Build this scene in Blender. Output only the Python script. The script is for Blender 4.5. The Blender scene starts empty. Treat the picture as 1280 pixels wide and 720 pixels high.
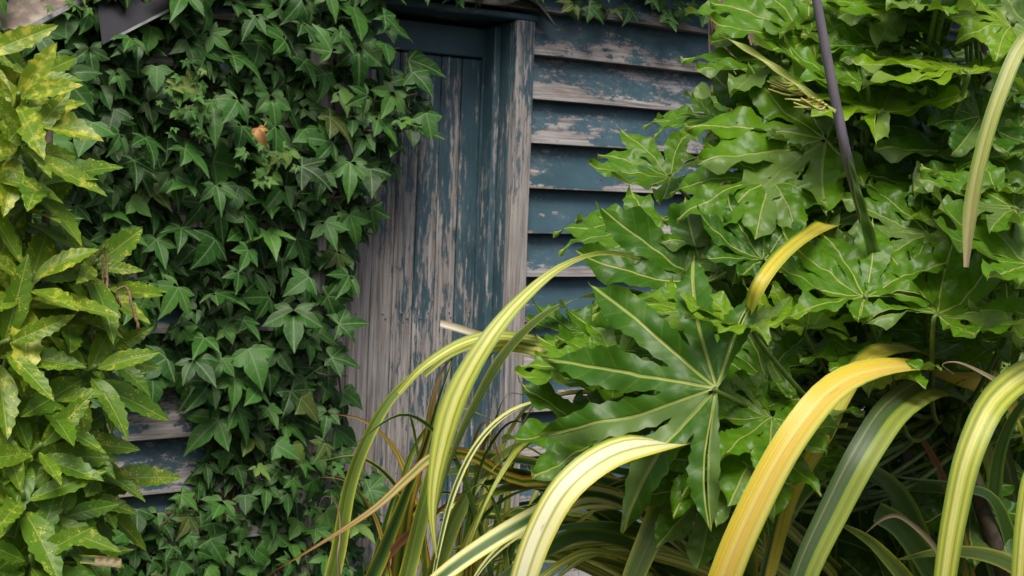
import bpy, bmesh, math, random
from mathutils import Vector, Matrix, noise as mnoise
R = math.radians
random.seed(7)
scn = bpy.context.scene
col = scn.collection

# ------------------------------------------------------------------ camera, sky, sun, exposure
F = 1900.0          # focal length in photograph pixels (1280 wide)
HZ = 335.0          # photograph row of the horizon
H = 1.38            # eye height
cd = bpy.data.cameras.new('camera'); cam = bpy.data.objects.new('camera', cd); col.objects.link(cam)
cam.location = (0, 0, H); cam.rotation_euler = (R(90), 0, 0)
cd.sensor_width = 36; cd.lens = 36 * F / 1280; cd.shift_y = -(360 - HZ) / 1280
cd.clip_start = 0.05; cd.clip_end = 2000
cd.dof.use_dof = True; cd.dof.focus_distance = 2.35; cd.dof.aperture_fstop = 18
scn.camera = cam

SUN_EL, SUN_AZ = 58.0, 176.0     # azimuth clockwise from +Y
w = bpy.data.worlds.new('World'); scn.world = w; w.use_nodes = True
wn = w.node_tree.nodes; wl = w.node_tree.links
bg = wn['Background']; bg.inputs['Strength'].default_value = 0.11
sky = wn.new('ShaderNodeTexSky'); sky.sky_type = 'NISHITA'; sky.sun_disc = False
sky.sun_elevation = R(SUN_EL); sky.sun_rotation = R(SUN_AZ)
sky.air_density = 1.0; sky.dust_density = 5.0; sky.ozone_density = 0.3
wl.new(sky.outputs[0], bg.inputs[0])
sd = bpy.data.lights.new('sun', 'SUN'); sun = bpy.data.objects.new('sun', sd); col.objects.link(sun)
sd.energy = 3.0; sd.angle = R(30); sd.color = (1, 0.96, 0.89)
sv = Vector((math.sin(R(SUN_AZ)) * math.cos(R(SUN_EL)), math.cos(R(SUN_AZ)) * math.cos(R(SUN_EL)), math.sin(R(SUN_EL))))
sun.rotation_euler = sv.to_track_quat('Z', 'Y').to_euler(); sun.location = (0, 0, 8)
vs = scn.view_settings; vs.view_transform = 'Standard'; vs.look = 'None'; vs.gamma = 1; vs.exposure = 0.18
vs.use_curve_mapping = False

# ------------------------------------------------------------------ geometry helpers
def P(px, py, d):
    return Vector((d * (px - 640) / F, d, H - d * (py - HZ) / F))
WO = P(668, HZ, 4.6); WU = Vector((2400, 1900, 0)).normalized(); WN = Vector((WU.y, -WU.x, 0))
def W(px, py, out=0.0):
    """point of the (leaning out) wall plane seen at a photograph pixel"""
    r = P(px, py, 1) - Vector((0, 0, H)); c = Vector((0, 0, H))
    o = WO + WN * out
    t = (o - c).dot(WN) / r.dot(WN)
    return c + r * t
def WS(px, py, out=0.0):
    p = W(px, py, out); q = p - WO
    return q.dot(WU), p.z
LEAN = (WS(667, 40)[0] - WS(655, 400)[0]) / (WS(667, 40)[1] - WS(655, 400)[1])
def L(s, n, z):
    return WO + WU * (s + LEAN * (z - H)) + WN * n + Vector((0, 0, z - H))
def S0(px, py, out=0.0):                    # along-wall coordinate with the lean taken out
    s, z = WS(px, py, out)
    return s - LEAN * (z - H)

def tag(o, label=None, cat=None, group=None, kind=None):
    if label: o['label'] = label
    if cat: o['category'] = cat
    if group: o['group'] = group
    if kind: o['kind'] = kind
    return o
def empty(name, loc):
    e = bpy.data.objects.new(name, None); e.location = loc; e.empty_display_size = 0.1
    col.objects.link(e); return e
def link(name, me, parent=None, M=None, tint=None):
    """link a mesh as an object; M is its world matrix. Parents here are never rotated or scaled unless given a matrix."""
    o = bpy.data.objects.new(name, me); col.objects.link(o)
    M = M or Matrix.Identity(4)
    if parent is not None:
        o.parent = parent
        o.matrix_basis = WM[parent.name].inverted() @ M if parent.name in WM else Matrix.Translation(-parent.location) @ M
    else:
        o.matrix_basis = M
    WM[o.name] = M
    if tint is not None: o.color = (tint, random.random(), 0, 1)
    return o
WM = {}
def mesh(name, verts, faces, mat, uvs=None, smooth=True, attr=None):
    me = bpy.data.meshes.new(name); me.from_pydata([tuple(v) for v in verts], [], faces)
    if uvs is not None:
        ul = me.uv_layers.new(name='UVMap')
        for lp in me.loops: ul.data[lp.index].uv = uvs[lp.vertex_index]
    if attr is not None:
        a = me.attributes.new('tint', 'FLOAT', 'POINT')
        a.data.foreach_set('value', attr)
    if smooth: me.polygons.foreach_set('use_smooth', [True] * len(me.polygons))
    if mat: me.materials.append(mat)
    me.update(); return me

def catmull(pts, n):
    pts = [Vector(p) for p in pts]
    ext = [pts[0] * 2 - pts[1]] + pts + [pts[-1] * 2 - pts[-2]]
    seg = len(pts) - 1; out = []
    for i in range(n + 1):
        x = i / n * seg; k = min(int(x), seg - 1); t = x - k
        a, b, c, d = ext[k:k + 4]
        out.append(0.5 * ((2 * b) + (c - a) * t + (2 * a - 5 * b + 4 * c - d) * t * t + (3 * b - a - 3 * c + d) * t ** 3))
    return out
def tube_data(pts, radii, seg=7):
    vs_, fs, uv = [], [], []
    n = len(pts); up = Vector((0.13, 0.31, 0.94)); ln = 0
    for i, p in enumerate(pts):
        t = (pts[min(i + 1, n - 1)] - pts[max(i - 1, 0)]).normalized()
        a = t.cross(up)
        if a.length < 1e-4: a = t.cross(Vector((1, 0, 0)))
        a.normalize(); b = a.cross(t)
        if i: ln += (p - pts[i - 1]).length
        for k in range(seg):
            th = 2 * math.pi * k / seg
            vs_.append(p + (a * math.cos(th) + b * math.sin(th)) * radii[i]); uv.append((k / seg, ln))
    for i in range(n - 1):
        for k in range(seg):
            k2 = (k + 1) % seg
            fs.append((i * seg + k, i * seg + k2, (i + 1) * seg + k2, (i + 1) * seg + k))
    fs.append(tuple(range(seg))[::-1]); fs.append(tuple((n - 1) * seg + k for k in range(seg)))
    return vs_, fs, uv
def tube(name, pts, r0, r1, mat, parent, n=10, seg=7, wob=0):
    c = catmull(pts, n)
    if wob:
        c = [p + Vector((random.uniform(-1, 1), random.uniform(-1, 1), random.uniform(-1, 1))) * wob for p in c]
    rr = [r0 + (r1 - r0) * i / n for i in range(n + 1)]
    v, f, uv = tube_data(c, rr, seg)
    return link(name, mesh(name, v, f, mat, uv), parent)

# ------------------------------------------------------------------ node helpers
class NT:
    def __init__(s, name):
        s.m = bpy.data.materials.new(name); s.m.use_nodes = True
        s.t = s.m.node_tree; s.t.nodes.clear()
        s.out = s.t.nodes.new('ShaderNodeOutputMaterial')
    def put(s, sock, v):
        if isinstance(v, bpy.types.NodeSocket): s.t.links.new(v, sock)
        elif v is not None:
            if isinstance(v, (tuple, list)) and len(v) == 3 and len(sock.default_value) == 4: v = (*v, 1)
            sock.default_value = v
    def n(s, ty, **kw):
        nd = s.t.nodes.new(ty)
        for k, v in kw.items(): setattr(nd, k, v)
        return nd
    def math(s, op, a, b=None, c=None, clamp=False):
        nd = s.n('ShaderNodeMath', operation=op, use_clamp=clamp)
        for i, v in enumerate((a, b, c)):
            if v is not None: s.put(nd.inputs[i], v)
        return nd.outputs[0]
    def vmath(s, op, a, b=None):
        nd = s.n('ShaderNodeVectorMath', operation=op)
        s.put(nd.inputs[0], a)
        if b is not None: s.put(nd.inputs[1], b)
        return nd.outputs[0]
    def mix(s, f, a, b, mode='MIX'):
        nd = s.n('ShaderNodeMix', data_type='RGBA', blend_type=mode)
        s.put(nd.inputs[0], f); s.put(nd.inputs[6], a); s.put(nd.inputs[7], b)
        return nd.outputs[2]
    def step(s, v, a, b, lo=0.0, hi=1.0):
        nd = s.n('ShaderNodeMapRange', interpolation_type='SMOOTHSTEP')
        s.put(nd.inputs[0], v); s.put(nd.inputs[1], a); s.put(nd.inputs[2], b); s.put(nd.inputs[3], lo); s.put(nd.inputs[4], hi)
        return nd.outputs[0]
    def noise(s, vec, scale, detail=3, rough=0.55, color=False):
        nd = s.n('ShaderNodeTexNoise')
        s.put(nd.inputs['Vector'], vec); s.put(nd.inputs['Scale'], scale)
        s.put(nd.inputs['Detail'], detail); s.put(nd.inputs['Roughness'], rough)
        return nd.outputs[1] if color else nd.outputs[0]
    def voro(s, vec, scale, feature='F1'):
        nd = s.n('ShaderNodeTexVoronoi', feature=feature)
        s.put(nd.inputs['Vector'], vec); s.put(nd.inputs['Scale'], scale)
        return nd.outputs[0]
    def ramp(s, v, stops, interp='LINEAR'):
        nd = s.n('ShaderNodeValToRGB'); cr = nd.color_ramp; cr.interpolation = interp
        while len(cr.elements) < len(stops): cr.elements.new(0.5)
        for e, (p, c) in zip(cr.elements, stops):
            e.position = p; e.color = (*c, 1)
        s.put(nd.inputs[0], v); return nd.outputs[0]
    def uv(s): return s.n('ShaderNodeTexCoord').outputs['UV']
    def objc(s): return s.n('ShaderNodeTexCoord').outputs['Object']
    def sep(s, v):
        nd = s.n('ShaderNodeSeparateXYZ'); s.put(nd.inputs[0], v); return nd.outputs
    def comb(s, x, y, z):
        nd = s.n('ShaderNodeCombineXYZ')
        for i, v in enumerate((x, y, z)): s.put(nd.inputs[i], v)
        return nd.outputs[0]
    def info(s):
        nd = s.n('ShaderNodeObjectInfo'); sp = s.n('ShaderNodeSeparateColor'); s.put(sp.inputs[0], nd.outputs['Color'])
        return nd.outputs['Random'], sp.outputs[0], sp.outputs[1], sp.outputs[2]
    def attr(s, name):
        return s.n('ShaderNodeAttribute', attribute_name=name).outputs['Fac']
    def bump(s, h, strength=0.5, dist=0.002):
        nd = s.n('ShaderNodeBump'); s.put(nd.inputs['Height'], h); nd.inputs['Strength'].default_value = strength
        nd.inputs['Distance'].default_value = dist; return nd.outputs[0]
    def finish(s, base, rough, normal=None, transl=None, tfac=0.25, spec=0.5, coat=0.0):
        b = s.n('ShaderNodeBsdfPrincipled')
        s.put(b.inputs['Base Color'], base); s.put(b.inputs['Roughness'], rough)
        s.put(b.inputs['Specular IOR Level'], spec)
        if normal is not None: s.put(b.inputs['Normal'], normal)
        o = b.outputs[0]
        if transl is not None:
            t = s.n('ShaderNodeBsdfTranslucent'); s.put(t.inputs[0], transl)
            mx = s.n('ShaderNodeMixShader'); mx.inputs[0].default_value = tfac
            s.t.links.new(o, mx.inputs[1]); s.t.links.new(t.outputs[0], mx.inputs[2]); o = mx.outputs[0]
        s.t.links.new(o, s.out.inputs[0]); return s.m

# ------------------------------------------------------------------ materials
def wood_mat(name, board):
    """painted timber, peeling to grey wood. UV = (along the grain, across) in metres; object colour R = wear"""
    n = NT(name); rnd, wear, r2, _ = n.info()
    uv = n.vmath('ADD', n.uv(), n.comb(n.math('MULTIPLY', rnd, 37.0), n.math('MULTIPLY', r2, 0.0), n.math('MULTIPLY', rnd, 11.0)))
    raw = n.sep(n.uv())
    g1 = n.noise(n.vmath('MULTIPLY', uv, (4.5, 95, 1)), 1.0, 5, 0.65)
    g2 = n.noise(n.vmath('MULTIPLY', uv, (7, 330, 1)), 1.0, 3, 0.6)
    big = n.noise(n.vmath('MULTIPLY', uv, (2.0, 9, 1)), 1.0, 3, 0.5)
    if board:
        pe = n.noise(n.vmath('MULTIPLY', uv, (40, 80, 1)), 1.0, 9, 0.78)
        pb = n.noise(n.vmath('MULTIPLY', uv, (4.5, 15, 1)), 1.0, 4, 0.55)
    else:
        pe = n.noise(n.vmath('MULTIPLY', uv, (17, 90, 1)), 1.0, 8, 0.72)
        pb = n.noise(n.vmath('MULTIPLY', uv, (3.2, 22, 1)), 1.0, 4, 0.55)
    m = n.math('ADD', n.math('MULTIPLY', pe, 0.62), n.math('MULTIPLY', pb, 0.38))
    m = n.math('ADD', m, n.math('MULTIPLY', n.math('SUBTRACT', g1, 0.5), 0.16 if not board else 0.06))
    lim = n.math('SUBTRACT', 0.78, n.math('MULTIPLY', wear, 0.52))
    if board:                                # worn more along the exposed lower edge
        edge = n.math('MULTIPLY', n.step(raw[1], n.math('MULTIPLY', n.step(pb, 0.3, 0.7), 0.11), 0.0), n.step(n.noise(n.vmath('MULTIPLY', uv, (2.6, 0, 1)), 1.0, 3), 0.25, 0.6, 0.35, 1.0))
        lim = n.math('SUBTRACT', lim, n.math('MULTIPLY', edge, 0.19))
        # knocks and blisters
        vor = n.voro(n.vmath('MULTIPLY', uv, (7, 17, 1)), 1.0)
        knock = n.step(n.math('ADD', vor, n.math('MULTIPLY', pe, 0.5)), 0.36, 0.30)
        lim = n.math('SUBTRACT', lim, n.math('MULTIPLY', knock, 0.3))
    else:                                    # the foot of the door has lost more paint than its head
        hh = n.step(raw[0], 2.02, 1.35)
        lim = n.math('SUBTRACT', lim, n.math('MULTIPLY', n.math('MULTIPLY', hh, wear), 0.16))
    d = n.math('SUBTRACT', m, lim)
    bare = n.step(d, -0.010, 0.016)
    thin = n.step(d, -0.10, 0.0)             # chalky, thin paint near the flaked patches
    wood = n.ramp(n.math('ADD', n.math('MULTIPLY', g1, 0.7), n.math('MULTIPLY', g2, 0.3)),
                  [(0.28, (0.085, 0.068, 0.056)), (0.42, (0.215, 0.190, 0.172)), (0.53, (0.355, 0.330, 0.312)), (0.7, (0.54, 0.52, 0.505))])
    wood = n.mix(n.step(big, 0.42, 0.68), wood, n.mix(1.0, wood, (0.80, 0.84, 0.92), 'MULTIPLY'))
    rust = n.step(n.noise(n.vmath('MULTIPLY', uv, (5, 24, 1)), 1.0, 4), 0.62, 0.75)
    wood = n.mix(n.math('MULTIPLY', rust, 0.40), wood, (0.18, 0.10, 0.055))
    paint = n.ramp(n.noise(uv, 5.0, 4), [(0.3, (0.034, 0.076, 0.097)), (0.55, (0.049, 0.104, 0.132)), (0.75, (0.076, 0.138, 0.166))])
    paint = n.mix(n.math('MULTIPLY', thin, 0.30), paint, (0.17, 0.22, 0.25))
    paint = n.mix(n.math('MULTIPLY', n.step(n.noise(uv, 2.3, 6, 0.7), 0.55, 0.8), 0.4), paint, (0.03, 0.05, 0.045))
    c = n.mix(bare, paint, wood)
    h = n.math('ADD', n.math('MULTIPLY', n.math('SUBTRACT', 1.0, bare), 0.8), n.math('MULTIPLY', g1, n.math('ADD', 0.25, n.math('MULTIPLY', bare, 0.7))))
    rough = n.math('ADD', 0.52, n.math('MULTIPLY', bare, 0.33))
    return n.finish(c, rough, n.bump(h, 0.7, 0.0022), spec=0.4)
M_PLANK = wood_mat('peeling_blue_plank', False)
M_BOARD = wood_mat('peeling_blue_weatherboard', True)

def leaf_common(n, tint=None):
    rnd, tr, r2, _ = n.info()
    t = n.math('ADD', tr, n.attr('tint'))
    return rnd, t, r2
def ivy_mat():
    n = NT('ivy_leaf'); rnd, t, r2 = leaf_common(n)
    x, y, _ = n.sep(n.uv()); ax = n.math('ABSOLUTE', x)
    mid = n.step(ax, 0.032, 0.008)
    side = n.math('PINGPONG', n.math('SUBTRACT', n.math('MULTIPLY', y, 4.2), n.math('MULTIPLY', ax, 3.4)), 0.5)
    side = n.math('MULTIPLY', n.step(side, 0.10, 0.02), 0.35)
    vein = n.math('MAXIMUM', mid, side)
    mott = n.noise(n.objc(), 34, 3)
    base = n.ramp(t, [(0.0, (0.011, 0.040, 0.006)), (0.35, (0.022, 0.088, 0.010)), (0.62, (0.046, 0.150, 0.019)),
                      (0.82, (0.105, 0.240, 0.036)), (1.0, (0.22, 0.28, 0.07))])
    base = n.mix(n.step(mott, 0.4, 0.7), base, n.mix(1.0, base, (0.72, 0.80, 0.72), 'MULTIPLY'))
    base = n.mix(n.math('MULTIPLY', n.math('GREATER_THAN', r2, 0.93), n.step(mott, 0.5, 0.6)), base, (0.17, 0.09, 0.03))
    c = n.mix(n.math('MULTIPLY', vein, 0.5), base, (0.20, 0.29, 0.13))
    back = n.n('ShaderNodeNewGeometry').outputs['Backfacing']
    c = n.mix(n.math('MULTIPLY', back, 0.5), c, (0.09, 0.15, 0.06))
    return n.finish(c, n.math('ADD', 0.34, n.math('MULTIPLY', mott, 0.24)), n.bump(n.math('SUBTRACT', mott, n.math('MULTIPLY', vein, 0.6)), 0.35, 0.002),
                    transl=n.mix(0.5, c, (0.10, 0.22, 0.02)), tfac=0.18, spec=0.27)
M_IVY = ivy_mat()
def fatsia_mat():
    n = NT('fatsia_leaf'); rnd, t, r2 = leaf_common(n)
    x, y, _ = n.sep(n.uv()); ax = n.math('ABSOLUTE', x)
    mid = n.step(ax, 0.0125, 0.006)
    sd_ = n.math('PINGPONG', n.math('SUBTRACT', n.math('MULTIPLY', y, 7.5), n.math('MULTIPLY', ax, 6.2)), 0.5)
    side = n.step(sd_, 0.075, 0.02)
    mott = n.noise(n.objc(), 9, 4)
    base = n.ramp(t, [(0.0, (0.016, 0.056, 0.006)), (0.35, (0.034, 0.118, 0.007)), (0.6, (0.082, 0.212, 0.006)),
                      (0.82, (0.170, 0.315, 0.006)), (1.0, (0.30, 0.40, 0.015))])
    base = n.mix(n.step(mott, 0.35, 0.7), base, n.mix(1.0, base, (1.45, 1.2, 0.9), 'MULTIPLY'))
    fine = n.voro(n.objc(), 55, 'F1')
    base = n.mix(n.math('MULTIPLY', n.step(n.noise(n.objc(), 23, 2), 0.70, 0.76), 0.8), base, (0.055, 0.035, 0.015))
    c = n.mix(n.math('MULTIPLY', side, 0.2), base, (0.20, 0.30, 0.06))
    c = n.mix(n.math('MULTIPLY', mid, 0.9), c, (0.36, 0.44, 0.10))
    back = n.n('ShaderNodeNewGeometry').outputs['Backfacing']
    c = n.mix(n.math('MULTIPLY', back, 0.55), c, (0.17, 0.25, 0.075))
    h = n.math('ADD', n.math('MULTIPLY', mid, -0.7), n.math('MULTIPLY', n.step(sd_, 0.0, 0.5), 0.30))
    h = n.math('ADD', h, n.math('MULTIPLY', n.noise(n.objc(), 6, 2), 1.6))
    return n.finish(c, n.math('ADD', 0.26, n.math('MULTIPLY', mott, 0.22)), n.bump(h, 0.5, 0.004),
                    transl=n.mix(0.6, c, (0.22, 0.36, 0.02)), tfac=0.30, spec=0.30)
M_FATSIA = fatsia_mat()
def aucuba_mat():
    n = NT('aucuba_leaf'); rnd, t, r2 = leaf_common(n)
    x, y, _ = n.sep(n.uv()); ax = n.math('ABSOLUTE', x)
    mid = n.step(ax, 0.012, 0.004)
    sd_ = n.math('PINGPONG', n.math('SUBTRACT', n.math('MULTIPLY', y, 8), n.math('MULTIPLY', ax, 9)), 0.5)
    side = n.step(sd_, 0.09, 0.02)
    vec = n.vmath('ADD', n.objc(), n.comb(n.math('MULTIPLY', rnd, 9), n.math('MULTIPLY', r2, 5), 0.0))
    sp1 = n.voro(vec, 30); sp2 = n.voro(vec, 58); big = n.noise(vec, 7, 4)
    thr = n.math('MULTIPLY', n.step(big, 0.3, 0.75), n.math('ADD', 0.16, n.math('MULTIPLY', t, 0.34)))
    spots = n.math('MAXIMUM', n.math('LESS_THAN', sp1, thr), n.math('LESS_THAN', sp2, n.math('MULTIPLY', thr, 1.05)))
    dense = n.math('MULTIPLY', n.step(n.math('ADD', big, n.math('MULTIPLY', t, 0.48)), 0.90, 1.14), 0.75)
    green = n.ramp(t, [(0.0, (0.024, 0.085, 0.010)), (0.5, (0.072, 0.180, 0.012)), (1.0, (0.17, 0.27, 0.016))])
    yel = n.mix(t, (0.36, 0.44, 0.06), (0.60, 0.58, 0.07))
    c = n.mix(n.math('MAXIMUM', n.math('MULTIPLY', spots, 0.85), dense), green, yel)
    c = n.mix(n.math('MULTIPLY', mid, 0.5), c, (0.35, 0.44, 0.10))
    back = n.n('ShaderNodeNewGeometry').outputs['Backfacing']
    c = n.mix(n.math('MULTIPLY', back, 0.45), c, (0.20, 0.27, 0.07))
    h = n.math('ADD', n.math('MULTIPLY', mid, -0.6), n.math('MULTIPLY', n.step(sd_, 0.0, 0.5), 0.35))
    return n.finish(c, 0.33, n.bump(h, 0.35, 0.002), transl=n.mix(0.5, c, (0.34, 0.42, 0.02)), tfac=0.28, spec=0.24)
M_AUCUBA = aucuba_mat()

def blade_mat(name, stops, tip=None, dry=0.0, gloss=0.33, line=0.7):
    """strap leaf; UV.x runs across 0..1, UV.y along 0 (base) .. 1 (tip)"""
    n = NT(name); rnd, tr, r2, _ = n.info()
    x, y, _ = n.sep(n.uv())
    wob = n.noise(n.comb(n.math('MULTIPLY', x, 2.0), n.math('ADD', n.math('MULTIPLY', y, 3.0), n.math('MULTIPLY', rnd, 20)), rnd), 1.0, 2)
    xx = n.math('ADD', x, n.math('MULTIPLY', n.math('SUBTRACT', wob, 0.5), 0.10))
    c = n.ramp(xx, stops)
    fine = n.noise(n.comb(n.math('ADD', n.math('MULTIPLY', x, 42.0), n.math('MULTIPLY', rnd, 50)), n.math('MULTIPLY', y, 1.6), 0.0), 1.0, 3, 0.6)
    c = n.mix(n.math('MULTIPLY', n.step(fine, 0.52, 0.60), line), c, n.mix(1.0, c, (0.42, 0.60, 0.45), 'MULTIPLY'))
    fine2 = n.noise(n.comb(n.math('ADD', n.math('MULTIPLY', x, 110.0), n.math('MULTIPLY', rnd, 70)), n.math('MULTIPLY', y, 2.5), 0.0), 1.0, 2, 0.6)
    c = n.mix(0.5 * line, c, n.mix(1.0, c, n.ramp(fine2, [(0.35, (0.45, 0.5, 0.45)), (0.65, (1.3, 1.3, 1.25))]), 'MULTIPLY'))
    if tip is not None:
        q = n.math('ADD', y, n.math('MULTIPLY', n.math('SUBTRACT', fine, 0.5), 0.25))
        c = n.mix(n.step(q, tip[0], tip[1]), c, tip[2])
    sp = n.step(n.noise(n.comb(n.math('MULTIPLY', x, 6), n.math('MULTIPLY', y, 45), rnd), 1.0, 3), 0.66, 0.74)
    c = n.mix(n.math('MULTIPLY', sp, 0.35 + dry), c, (0.20, 0.10, 0.03))
    return n.finish(c, gloss, n.bump(n.math('ADD', fine, n.math('MULTIPLY', fine2, 0.5)), 0.35, 0.0015), transl=c, tfac=0.22, spec=0.45)
G = (0.055, 0.125, 0.022); DG = (0.025, 0.065, 0.018); LG = (0.20, 0.30, 0.04); Y = (0.58, 0.55, 0.07); CR = (0.86, 0.82, 0.38)
OR = (0.62, 0.23, 0.02); BRN = (0.20, 0.085, 0.03); GOLD = (0.82, 0.58, 0.045); STRAW = (0.55, 0.45, 0.28)
MB = {
 'cream': blade_mat('blade_cream', [(0.02, LG), (0.08, Y), (0.14, CR), (0.22, (0.42, 0.44, 0.08)), (0.27, (0.92, 0.90, 0.56)), (0.52, (0.92, 0.90, 0.58)), (0.60, (0.36, 0.40, 0.07)), (0.66, CR), (0.86, CR), (0.95, Y)], line=0.10),
 'creamedge': blade_mat('blade_cream_edge', [(0.02, Y), (0.08, CR), (0.26, CR), (0.34, LG), (0.42, G), (0.60, G), (0.68, LG), (0.76, CR), (0.93, CR), (0.99, Y)], line=0.4),
 'yellow': blade_mat('blade_yellow', [(0.03, LG), (0.18, (0.60, 0.60, 0.10)), (0.32, (0.28, 0.35, 0.04)), (0.42, (0.66, 0.65, 0.14)), (0.60, (0.76, 0.74, 0.24)), (0.71, (0.26, 0.34, 0.04)), (0.82, (0.60, 0.59, 0.09)), (0.97, LG)], line=0.45),
 'gold': blade_mat('blade_gold', [(0.02, Y), (0.14, GOLD), (0.28, (0.86, 0.62, 0.10)), (0.45, (0.82, 0.64, 0.16)), (0.56, (0.80, 0.52, 0.10)), (0.66, (0.80, 0.58, 0.08)), (0.84, (0.74, 0.62, 0.16)), (0.92, Y), (0.98, LG)], line=0.4),
 'lemon': blade_mat('blade_lemon', [(0.02, Y), (0.12, (0.74, 0.60, 0.05)), (0.3, (0.66, 0.60, 0.12)), (0.45, (0.80, 0.66, 0.07)), (0.6, (0.62, 0.50, 0.06)), (0.8, (0.78, 0.62, 0.06)), (0.97, LG)]),
 'green': blade_mat('blade_green', [(0.03, OR), (0.06, Y), (0.13, LG), (0.3, G), (0.5, DG), (0.7, G), (0.87, LG), (0.94, Y), (0.97, OR)]),
 'plain': blade_mat('blade_plain', [(0.04, LG), (0.2, G), (0.5, (0.075, 0.15, 0.025)), (0.8, G), (0.96, LG)]),
 'olive': blade_mat('blade_olive', [(0.03, Y), (0.15, LG), (0.4, (0.14, 0.20, 0.035)), (0.5, LG), (0.6, (0.13, 0.19, 0.035)), (0.85, LG), (0.97, Y)]),
 'half': blade_mat('blade_half', [(0.03, LG), (0.14, (0.34, 0.37, 0.08)), (0.26, (0.19, 0.26, 0.045)), (0.38, (0.30, 0.34, 0.06)), (0.47, LG), (0.53, (0.06, 0.105, 0.035)), (0.76, (0.085, 0.13, 0.05)), (0.80, (0.20, 0.23, 0.10)), (0.84, (0.08, 0.13, 0.04)), (0.97, (0.06, 0.11, 0.03))], line=0.4),
 'burnt': blade_mat('blade_burnt', [(0.03, BRN), (0.1, OR), (0.22, LG), (0.55, G), (0.78, LG), (0.88, OR), (0.97, BRN)], tip=(0.72, 0.88, (0.22, 0.10, 0.045)), dry=0.2),
 'orange': blade_mat('blade_orange', [(0.03, BRN), (0.12, OR), (0.26, Y), (0.48, LG), (0.62, G), (0.76, Y), (0.9, OR), (0.97, BRN)], tip=(0.80, 1.02, (0.24, 0.12, 0.05)), dry=0.2),
 'stub': blade_mat('blade_stub', [(0.05, (0.45, 0.36, 0.25)), (0.3, (0.8, 0.74, 0.62)), (0.6, (0.62, 0.52, 0.38)), (0.95, (0.4, 0.3, 0.2))], dry=0.1, gloss=0.6),
 'pale': blade_mat('blade_pale', [(0.03, LG), (0.2, (0.52, 0.52, 0.14)), (0.45, (0.40, 0.44, 0.10)), (0.6, (0.58, 0.56, 0.20)), (0.95, LG)], tip=(0.975, 1.0, (0.5, 0.38, 0.25))),
 'dry': blade_mat('blade_dry', [(0.05, (0.30, 0.22, 0.13)), (0.3, STRAW), (0.6, (0.42, 0.33, 0.20)), (0.95, (0.25, 0.18, 0.11))], dry=0.2, gloss=0.6),
}
def simple(name, c, rough=0.6, scale=20, amp=0.35, c2=None, bump=0.3, spec=0.4, stretch=(1, 1, 1)):
    n = NT(name); v = n.vmath('MULTIPLY', n.objc(), stretch); f = n.noise(v, scale, 5, 0.6)
    rnd, _, _, _ = n.info()
    c2 = c2 or tuple(k * (1 - amp) for k in c)
    cc = n.mix(n.step(f, 0.35, 0.65), c, c2)
    cc = n.mix(1.0, cc, n.ramp(rnd, [(0, (0.75, 0.75, 0.75)), (1, (1.15, 1.15, 1.15))]), 'MULTIPLY')
    return n.finish(cc, rough, n.bump(f, bump, 0.004), spec=spec)
M_SOIL = simple('soil', (0.045, 0.032, 0.022), 0.9, 14, c2=(0.018, 0.013, 0.009), bump=0.9)
M_STEM = simple('green_stem', (0.15, 0.23, 0.05), 0.45, 30, c2=(0.09, 0.15, 0.03))
M_BARK = simple('stem_bark', (0.12, 0.095, 0.065), 0.8, 40, c2=(0.055, 0.042, 0.03), bump=0.7)
M_TWIG = simple('ivy_twig', (0.14, 0.085, 0.05), 0.7, 60, c2=(0.07, 0.045, 0.03), bump=0.6)
M_DEAD = simple('dead_leaf', (0.30, 0.215, 0.14), 0.8, 60, c2=(0.13, 0.085, 0.052), bump=0.7, stretch=(1, 1, 0.12))
M_PALMBARK = simple('palm_bark', (0.085, 0.055, 0.035), 0.9, 30, c2=(0.03, 0.02, 0.014), bump=0.9)
M_FALLEN = simple('fallen_leaf', (0.58, 0.32, 0.11), 0.5, 60, c2=(0.42, 0.20, 0.06))
M_CATKIN = simple('tassel', (0.36, 0.20, 0.12), 0.7, 200, c2=(0.22, 0.20, 0.08), bump=0.8)
M_SPIKE = simple('flower_stem', (0.19, 0.17, 0.20), 0.45, 9, c2=(0.11, 0.10, 0.12), stretch=(6, 6, 0.6))
M_BRACT = simple('bract', (0.46, 0.47, 0.12), 0.5, 30, c2=(0.40, 0.28, 0.10), stretch=(1, 1, 1))
M_SLATE = simple('asbestos_sheet', (0.40, 0.345, 0.28), 0.85, 16, c2=(0.17, 0.13, 0.105), bump=0.6)
M_EDGE = simple('zinc_edge', (0.30, 0.31, 0.31), 0.5, 30, c2=(0.16, 0.17, 0.16))
M_GUTTER = simple('black_plastic', (0.014, 0.014, 0.018), 0.28, 8, c2=(0.02, 0.02, 0.024), bump=0.1, spec=0.5)
M_LEAD = simple('weathered_lead', (0.22, 0.215, 0.205), 0.6, 14, c2=(0.09, 0.08, 0.07), bump=0.6)
M_INNER = simple('light_stop_black', (0.02, 0.02, 0.02), 0.9, 10)  # near-black, for the added panel that blocks light behind the boards
M_NAIL = simple('nail', (0.10, 0.07, 0.05), 0.6, 50)
M_HERB = simple('small_herb', (0.07, 0.14, 0.03), 0.5, 60, c2=(0.035, 0.08, 0.02))
M_GRASS = simple('grass', (0.13, 0.19, 0.045), 0.5, 40, c2=(0.07, 0.12, 0.03))

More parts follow.
